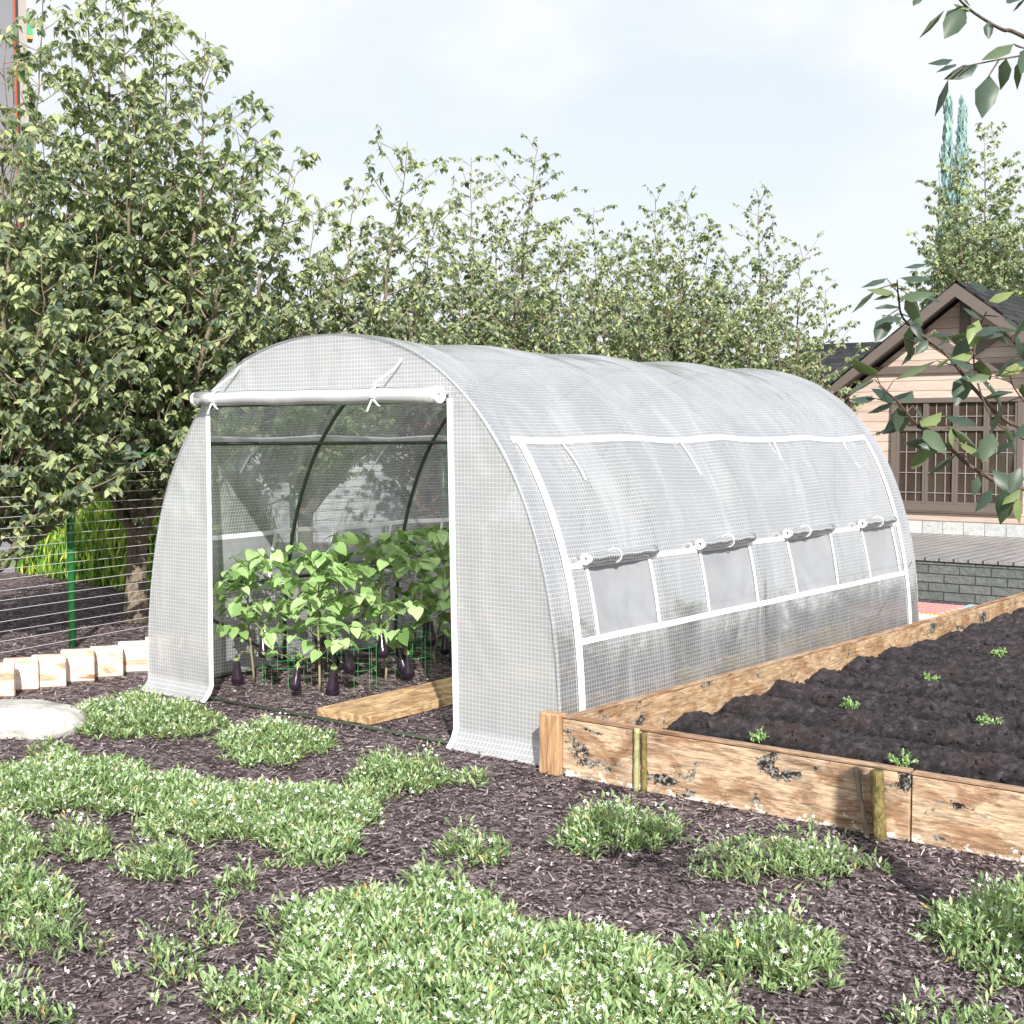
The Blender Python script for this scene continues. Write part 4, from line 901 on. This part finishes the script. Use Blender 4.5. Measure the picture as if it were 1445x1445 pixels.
# ================================================================== CABIN
HY = 10.2; HZ = .398
M['stone'] = None
def block_mat(name, a, bcol, mortar, bw, bh, mort=.012, bumpk=.8):
    m = NM(name); tcn = m.n('ShaderNodeTexCoord'); sp = m.n('ShaderNodeSeparateXYZ'); m.l(tcn.outputs['Object'], sp.inputs[0]); cb = m.n('ShaderNodeCombineXYZ'); m.l(sp.outputs[0], cb.inputs[0]); m.l(sp.outputs[2], cb.inputs[1])
    br = m.n('ShaderNodeTexBrick', offset=.5, squash=1.0); m.l(cb.outputs[0], br.inputs['Vector']); br.inputs['Scale'].default_value = 1.0
    br.inputs['Color1'].default_value = tuple(a)+(1,); br.inputs['Color2'].default_value = tuple(bcol)+(1,); br.inputs['Mortar'].default_value = tuple(mortar)+(1,)
    br.inputs['Mortar Size'].default_value = mort; br.inputs['Brick Width'].default_value = bw; br.inputs['Row Height'].default_value = bh; br.inputs['Mortar Smooth'].default_value = .3
    f = m.noise(m.coord(), 16, 8, .72, .8); c = m.mix(.7, br.outputs[0], m.ramp(f, [(.3, .55), (.7, 1.3)]), 'MULTIPLY')
    return m.done(m.bsdf(c, .85, 0, .3, m.bump(m.math('SUBTRACT', m.math('MULTIPLY', f, 1.2), br.outputs['Fac']), bumpk, .02)))
M['stone'] = block_mat('white_stone', (.44, .45, .46), (.52, .53, .53), (.22, .22, .22), .24, .15, .006, .35)
M['greyblock'] = block_mat('grey_split_block', (.135, .15, .15), (.19, .205, .20), (.05, .055, .05), .29, .083, .006, .9)
m = NM('deck_boards'); tcn = m.n('ShaderNodeTexCoord'); sp = m.n('ShaderNodeSeparateXYZ'); m.l(tcn.outputs['Object'], sp.inputs[0]); q = m.math('MULTIPLY', sp.outputs[0], 1/.135)
ln = m.math('LESS_THAN', m.math('FRACT', q), .12); wv = m.noise(m.coord(scale=(1, .1, 1)), 30, 6, .65); wl = m.noise(m.coord(scale=(.5, .25, 1)), 4, 3, .5)
cc = m.ramp(wv, [(.3, (.17, .165, .175)), (.7, (.34, .33, .33))]); cc = m.mix(m.ramp(wl, [(.4, 0.0), (.7, .5)]), cc, (.40, .37, .34)); cc = m.mix(ln, cc, (.035, .035, .04)); M['deck'] = m.done(m.bsdf(cc, .5, 0, .5, m.bump(m.math('SUBTRACT', 1., ln), .4, .01)))
dk = thing('deck_terrace', 'grey plank terrace on a dark split-block retaining wall before the cabin', 'terrace', (0, 7.2, 0))
b = MB(); b.box(-4.5, 6, 0, .30, 0, HZ-.03); b.build('retaining_wall', M['greyblock'], dk)
b = MB(); b.box(-4.5, 6, -.02, 6, HZ-.028, HZ); b.build('decking', M['deck'], dk)
cab = thing('garden_cabin', 'tan sided cabin with brown trim gable, shingle roof and paned windows', 'cabin', (0, HY, HZ))
AX, AZ, EX = -.157, 3.263-HZ, 1.56; SL = .755; XL, XR = -1.60, 1.285
def rz_(x): return AZ-.13-SL*abs(x-AX)-.02
b = MB(); b.prism([(XL, .155), (XR, .155), (XR, rz_(XR)), (AX, rz_(AX)), (XL, rz_(XL))], .0, 4.5); b.build('wall', M['siding'], cab)
b = MB(); b.box(XL-.03, XR+.03, -.05, 4.5, .0, .152); b.build('stone_plinth', M['stone'], cab)
# roof slabs
m = NM('shingles'); tcn = m.n('ShaderNodeTexCoord'); br = m.n('ShaderNodeTexBrick', offset=.5); m.l(tcn.outputs['UV'], br.inputs['Vector']); br.inputs['Scale'].default_value = 1.0
br.inputs['Color1'].default_value = (.020, .022, .024, 1); br.inputs['Color2'].default_value = (.045, .047, .05, 1); br.inputs['Mortar'].default_value = (.006, .006, .007, 1); br.inputs['Brick Width'].default_value = .22; br.inputs['Row Height'].default_value = .13; br.inputs['Mortar Size'].default_value = .008
f = m.noise(m.coord(), 120, 3, .6); M['shingle'] = m.done(m.bsdf(m.mix(.5, br.outputs[0], m.ramp(f, [(.3, .6), (.7, 1.5)]), 'MULTIPLY'), .85, 0, .25, m.bump(m.math('ADD', f, m.math('MULTIPLY', br.outputs['Fac'], -2.)), .6, .01)))
def slab(x0, z0, x1, z1, y0, y1, th, mat, name, parent):
    l = math.hypot(x1-x0, z1-z0); nx_, nz_ = -(z1-z0)/l, (x1-x0)/l
    if nz_ < 0: nx_, nz_ = -nx_, -nz_
    V = np.array([(x0, y0, z0), (x1, y0, z1), (x1, y1, z1), (x0, y1, z0), (x0-nx_*th, y0, z0-nz_*th), (x1-nx_*th, y0, z1-nz_*th), (x1-nx_*th, y1, z1-nz_*th), (x0-nx_*th, y1, z0-nz_*th)])
    F = np.array([(0, 1, 2, 3), (7, 6, 5, 4), (4, 5, 1, 0), (5, 6, 2, 1), (6, 7, 3, 2), (7, 4, 0, 3)])
    UVv = np.array([(y0, 0), (y0, l), (y1, l), (y1, 0)]*2); return np_mesh(name, V, F, mat, parent, uv=UVv)
for s in (-1, 1):
    ex = AX+s*EX; slab(ex, AZ-SL*EX, AX, AZ, -.33, 4.8, .035, M['shingle'], 'roof', cab)
    b = MB(); ct = AZ-.037; cx_ = ex
    b.prism([(AX, ct), (cx_, ct-SL*EX), (cx_, ct-SL*EX-.115), (AX, ct-.145)] if s == 1 else [(AX, ct-.145), (cx_, ct-SL*EX-.115), (cx_, ct-SL*EX), (AX, ct)], -.36, -.30); b.build('bargeboard', M['trimb'], cab)
    b = MB(); ct2 = ct-.02; b.prism([(AX, ct2), (cx_, ct2-SL*EX), (cx_, ct2-SL*EX-.03), (AX, ct2-.03)] if s == 1 else [(AX, ct2-.03), (cx_, ct2-SL*EX-.03), (cx_, ct2-SL*EX), (AX, ct2)], -.298, 4.7); b.build('soffit', M['trimb'], cab)
zb = 2.30-HZ
b = MB(); b.box(XL-.02, XR+.02, -.04, -.002, zb-.045, zb+.045); b.build('tie_beam', M['trimb'], cab)
b = MB(); b.box(AX-.055, AX+.055, -.046, -.002, zb+.048, AZ-.20); b.build('king_post', M['trimb'], cab)
for s in (-1, 1):
    b = MB(); pz = [(AX+s*.06, zb+.10), (AX+s*.52, zb+.40), (AX+s*.52, zb+.49), (AX+s*.06, zb+.22)]; b.prism(pz if s == 1 else pz[::-1], -.042, -.002); b.build('gable_brace', M['trimb'], cab)
    xx = XL if s == -1 else XR; b = MB(); b.box(min(xx, xx-s*.07), max(xx, xx-s*.07), -.035, -.001, .156, zb-.048); b.build('corner_board', M['trimb'], cab)
# window band
M['winglass'] = None
m = NM('window_glass'); gl = m.bsdf((.05, .035, .03), .04, 0, 1.0); M['winglass'] = m.done(gl)
M['curtain'] = simple('brown_blind', (.20, .11, .08), .8, 0, .3, 40, .1)
W0, W1, WZ0, WZ1 = -.93, .46, .745-HZ+.0, 1.915-HZ
b = MB(); t = .05
b.box(W0-.06, W1+.06, -.06, -.003, WZ1, WZ1+.055); b.box(W0-.06, W1+.06, -.07, -.003, WZ0-.075, WZ0); b.box(W0-.06, W0, -.055, -.003, WZ0+.001, WZ1-.001); b.box(W1, W1+.06, -.055, -.003, WZ0+.001, WZ1-.001); wf = b.build('window_frame', M['trimb'], cab)
b = MB(); b.box(W0, W1, -.012, -.004, WZ0, WZ1); b.build('pane', M['winglass'], wf)
M['muntin'] = simple('pale_muntin', (.27, .24, .22), .6)
nw = 4; ww = (W1-W0)/nw; zt = WZ1-.30
for k in range(nw):
    x0 = W0+k*ww; b = MB(); b.box(x0+.002, x0+.03, -.045, -.013, WZ0+.001, WZ1-.001); b.box(x0+ww-.03, x0+ww-.002, -.045, -.013, WZ0+.001, WZ1-.001)
    b.box(x0+.0305, x0+ww-.0305, -.043, -.013, WZ0+.001, WZ0+.03); b.box(x0+.0305, x0+ww-.0305, -.043, -.013, zt-.025, zt+.025); b.build('sash', M['trimb'], wf)
    b = MB()
    for j in (1, 2): xx = x0+ww*j/3; b.box(xx-.004, xx+.004, -.026, -.016, WZ0+.031, WZ1-.002)
    for zz in (WZ0+.13, WZ0+.36, WZ0+.60, zt+.14): b.box(x0+.031, x0+ww-.031, -.0285, -.0265, zz-.004, zz+.004)
    b.build('muntins', M['muntin'], wf)
# side wing with dark roof
b = MB(); b.box(-3.6, -1.70, 1.6, 4.4, 0, 1.75); b.build('wing_wall', M['siding'], cab)
V = np.array([(-3.9, 1.25, 1.72), (-1.35, 1.25, 1.72), (-1.0, 2.9, 2.46), (-3.45, 2.9, 2.46)]); UVv = np.array([(0, 0), (2.5, 0), (2.5, 1.8), (0, 1.8)])
o = np_mesh('wing_roof', V, np.array([(0, 1, 2, 3)]), M['shingle'], cab, uv=UVv); sm = o.modifiers.new('thickness', 'SOLIDIFY'); sm.thickness = .06
b = MB(); b.box(-3.85, -1.72, 1.23, 1.30, 1.58, 1.66); b.build('gutter', M['trimb'], cab)

# pink roll and pale blue box beside it
m = NM('pink_zigzag'); tcn = m.n('ShaderNodeTexCoord'); sp = m.n('ShaderNodeSeparateXYZ'); m.l(tcn.outputs['UV'], sp.inputs[0])
tri = m.math('ABSOLUTE', m.math('SUBTRACT', m.math('FRACT', m.math('MULTIPLY', sp.outputs[0], 28.)), .5)); q = m.math('FRACT', m.math('ADD', sp.outputs[1], m.math('MULTIPLY', tri, .18)))
c = m.ramp(q, [(0, (.70, .60, .60)), (.25, (.64, .33, .40)), (.55, (.55, .36, .50)), (.70, (.55, .14, .08)), (.82, (.62, .36, .12)), (.86, (.70, .60, .60))]); M['pink'] = m.done(m.bsdf(c, .35, 0, .5))
mp_ = at(1362, 850, 11.0); t = thing('air_mattress', 'pink zigzag patterned ribbed air mattress between the tunnel end and the block wall', 'air mattress', (mp_[0], mp_[1], 0))
for k in range(5):
    V = []; UV = []
    for i in range(33):
        x = -.8+.8*i/32; e = .72 if i in (0, 32) else 1
        for j in range(21):
            a = 2*PI*j/20; V.append((x, -.125*k+.066*e*math.cos(a), .068+.062*e*math.sin(a))); UV.append((x, j/10))
    F = np.array([(i*21+j, i*21+j+1, (i+1)*21+j+1, (i+1)*21+j) for i in range(32) for j in range(20)]); np_mesh('air_tube', np.array(V), F, M['pink'], t, uv=np.array(UV), smooth=True)
M['blueplastic'] = simple('pale_blue_plastic', (.38, .56, .66), .3, 0, .1); bp_ = at(1382, 852, 11.1)
b = MB(); b.box(-.11, .16, -.3, .1, 0, .085); b.box(-.12, .17, -.31, .11, .0852, .11); b.lathe([(.02, 0), (.02, .02), (.001, .021)], (0.02, -.1, .11), (0, 0, 1), 10); tag(b.build('storage_box', M['blueplastic'], bevel=.006, loc=(bp_[0], bp_[1], 0)), 'pale blue low plastic box right of the pink air mattress', 'storage box')

# ================================================================== NEAR TREE AT RIGHT
nt_ = thing('foreground_tree', 'near tree reaching in from the right with large folded leaves', 'tree', tuple(at(1900, 1250, 3.6*.7)[:2])+(0,))
org = np.array(nt_.location); NP, ND, NN, NS, NT = [], [], [], [], []; NK = .7; nb = MB(); rr_ = np.random.default_rng(77)
def nbranch(px, d0, d1, r0, r1):
    n = len(px); pts = [at(x, y, NK*(d0+(d1-d0)*i/(n-1)))-org for i, (x, y) in enumerate(px)]; r0 *= NK*.36; r1 *= NK*.55
    # smooth by subdividing
    q = []; 
    for i in range(n-1):
        for t in np.linspace(0, 1, 5)[:-1]:
            p0 = pts[max(i-1, 0)]; p1 = pts[i]; p2 = pts[i+1]; p3 = pts[min(i+2, n-1)]
            q.append(.5*((2*p1)+(-p0+p2)*t+(2*p0-5*p1+4*p2-p3)*t*t+(-p0+3*p1-3*p2+p3)*t**3))
    q.append(pts[-1]); nb.tube(q, [r0+(r1-r0)*i/(len(q)-1) for i in range(len(q))], 8); return q
def nleaf(p, tipdir, size):
    NP.append(p); ND.append(tipdir); NN.append(np.array([0, 0, 1.])+rr_.normal(0, .3, 3)-.35*_F); NS.append(size*.85); NT.append(np.clip(rr_.normal(.4, .28), 0, 1))
trunk_top = at(1900, 400, 3.7*NK)-org
nt_tr = MB(); nt_tr.tube([np.array([0, 0, 0]), trunk_top*np.array([.3, .3, .5])+np.array([.03, 0, 0]), trunk_top], [.075, .06, .045], 12); nt_tr.build('trunk', M['near_bark'], nt_, True)
def px_leaf(x0, y0, x1, y1, d):
    a = at(x0, y0, d*NK)-org; b_ = at(x1, y1, d*NK+rr_.uniform(-.05, .05))-org; v = b_-a; l = np.linalg.norm(v)*.96
    NP.append(a); ND.append(v); up = np.array([0, 0, 1.])-.55*_F+rr_.normal(0, .28, 3); NN.append(up); NS.append(l); NT.append(np.clip(rr_.normal(.40, .30), 0, 1))
for (pxs, d0, d1, r0, r1, nl) in [
        ([(1900, 900), (1640, 720), (1445, 690), (1380, 665), (1335, 628), (1295, 600), (1265, 565), (1240, 545)], 3.7, 3.2, .022, .003, 30),
        ([(1900, 800), (1620, 640), (1445, 605), (1385, 560), (1340, 505), (1308, 478), (1275, 450), (1268, 420), (1266, 395)], 3.7, 3.3, .020, .003, 30),
        ([(1445, 620), (1400, 590), (1375, 520), (1380, 470), (1392, 440)], 3.5, 3.35, .008, .003, 18),
        ([(1620, 640), (1500, 560), (1445, 500), (1420, 470)], 3.6, 3.3, .008, .003, 14),
        ([(1640, 720), (1520, 650), (1440, 560), (1425, 530)], 3.6, 3.25, .008, .003, 14)]:
    q = nbranch(pxs, d0, d1, r0, r1); n = len(q); nl = int(nl*.55)
    for k in range(nl):
        u = .42+.58*(k+.5)/nl; i = min(n-1, int(u*(n-1))); p = q[i]; a = rr_.uniform(0, 2*PI)
        side = (-_R if k % 2 else _R)*rr_.uniform(.1, 1.0)+_F*rr_.uniform(-.6, .6)+np.array([0, 0, rr_.uniform(-.55, .45)])
        e = p+nrm(side)*rr_.uniform(.015, .05)+np.array([0, 0, .010]); nb.tube([p, e], [.0012, .0009], 4, False)
        nleaf(e, nrm(side)+np.array([0, 0, rr_.uniform(-.8, .0)]), rr_.uniform(.05, .088))
# hand placed leaves that stand out against the sky and the cabin
for l in [(1275, 378, 1310, 368), (1270, 392, 1318, 388), (1262, 412, 1222, 404), (1262, 414, 1230, 420), (1270, 420, 1322, 408), (1275, 448, 1240, 448), (1283, 460, 1300, 455), (1265, 565, 1232, 545), (1268, 566, 1290, 545), (1262, 568, 1220, 580), (1270, 572, 1262, 610),
          (1400, 690, 1372, 722), (1420, 690, 1408, 745), (1380, 672, 1372, 702), (1350, 640, 1302, 668), (1440, 690, 1412, 710), (1335, 628, 1296, 625), (1325, 622, 1300, 650), (1345, 632, 1345, 600), (1300, 602, 1330, 575), (1380, 600, 1330, 580), (1400, 610, 1385, 650), (1420, 600, 1440, 640), (1430, 620, 1400, 640), (1440, 660, 1425, 700), (1436, 700, 1444, 742), (1390, 560, 1430, 545), (1395, 540, 1360, 520), (1375, 520, 1340, 500), (1380, 480, 1420, 462), (1385, 450, 1360, 430), (1395, 425, 1432, 408), (1392, 412, 1370, 392), (1430, 480, 1444, 440), (1340, 505, 1312, 520), (1310, 480, 1290, 500), (1345, 510, 1372, 490), (1320, 490, 1345, 470)]: px_leaf(*l, 3.3)
# high twigs
for pxs, d0, d1, r0, r1 in [([(1900, 420), (1600, 140), (1445, 52), (1415, 42), (1385, 25), (1362, 8), (1345, -12)], 3.7, 3.2, .020, .004),
                            ([(1600, 140), (1500, 70), (1445, 78), (1410, 84), (1360, 94)], 3.65, 3.25, .010, .003), ([(1500, 70), (1445, 68), (1430, 62)], 3.5, 3.4, .006, .002)]: nbranch(pxs, d0, d1, r0, r1)
for l in [(1333, 14, 1291, 52), (1360, 8, 1335, 52), (1362, 10, 1345, 45), (1372, 12, 1350, 8), (1395, 30, 1396, 55), (1430, 62, 1383, 80), (1380, 92, 1330, 108), (1338, 112, 1312, 165), (1396, 106, 1384, 165), (1420, 82, 1408, 130), (1440, 84, 1440, 128), (1345, 84, 1308, 86), (1350, 90, 1318, 98),
          (1300, -8, 1288, 6), (1370, 10, 1358, -8), (1440, 0, 1418, -6), (1450, -5, 1425, 15), (1462, 60, 1440, 100), (1345, 5, 1372, 15)]: px_leaf(*l, 3.28)
for (x0, y0, x1, y1) in [(1360, 94, 1338, 112), (1410, 84, 1396, 106), (1415, 42, 1397, 32), (1445, 68, 1430, 62)]: nb.tube([at(x0, y0, 3.27*NK)-org, at(x1, y1, 3.27*NK)-org], [.002, .0015], 4, False)
nb.build('branches', M['near_bark'], nt_, True)
NEAR_V = np.array([(0, 0, 0), (0, .5, .03), (0, 1, -.12), (-.25, .30, -.07), (-.20, .62, -.12), (.25, .30, -.07), (.20, .62, -.12)])
NEAR_F = np.array([(0, 1, 3), (1, 4, 3), (1, 2, 4), (0, 5, 1), (1, 5, 6), (1, 6, 2)])
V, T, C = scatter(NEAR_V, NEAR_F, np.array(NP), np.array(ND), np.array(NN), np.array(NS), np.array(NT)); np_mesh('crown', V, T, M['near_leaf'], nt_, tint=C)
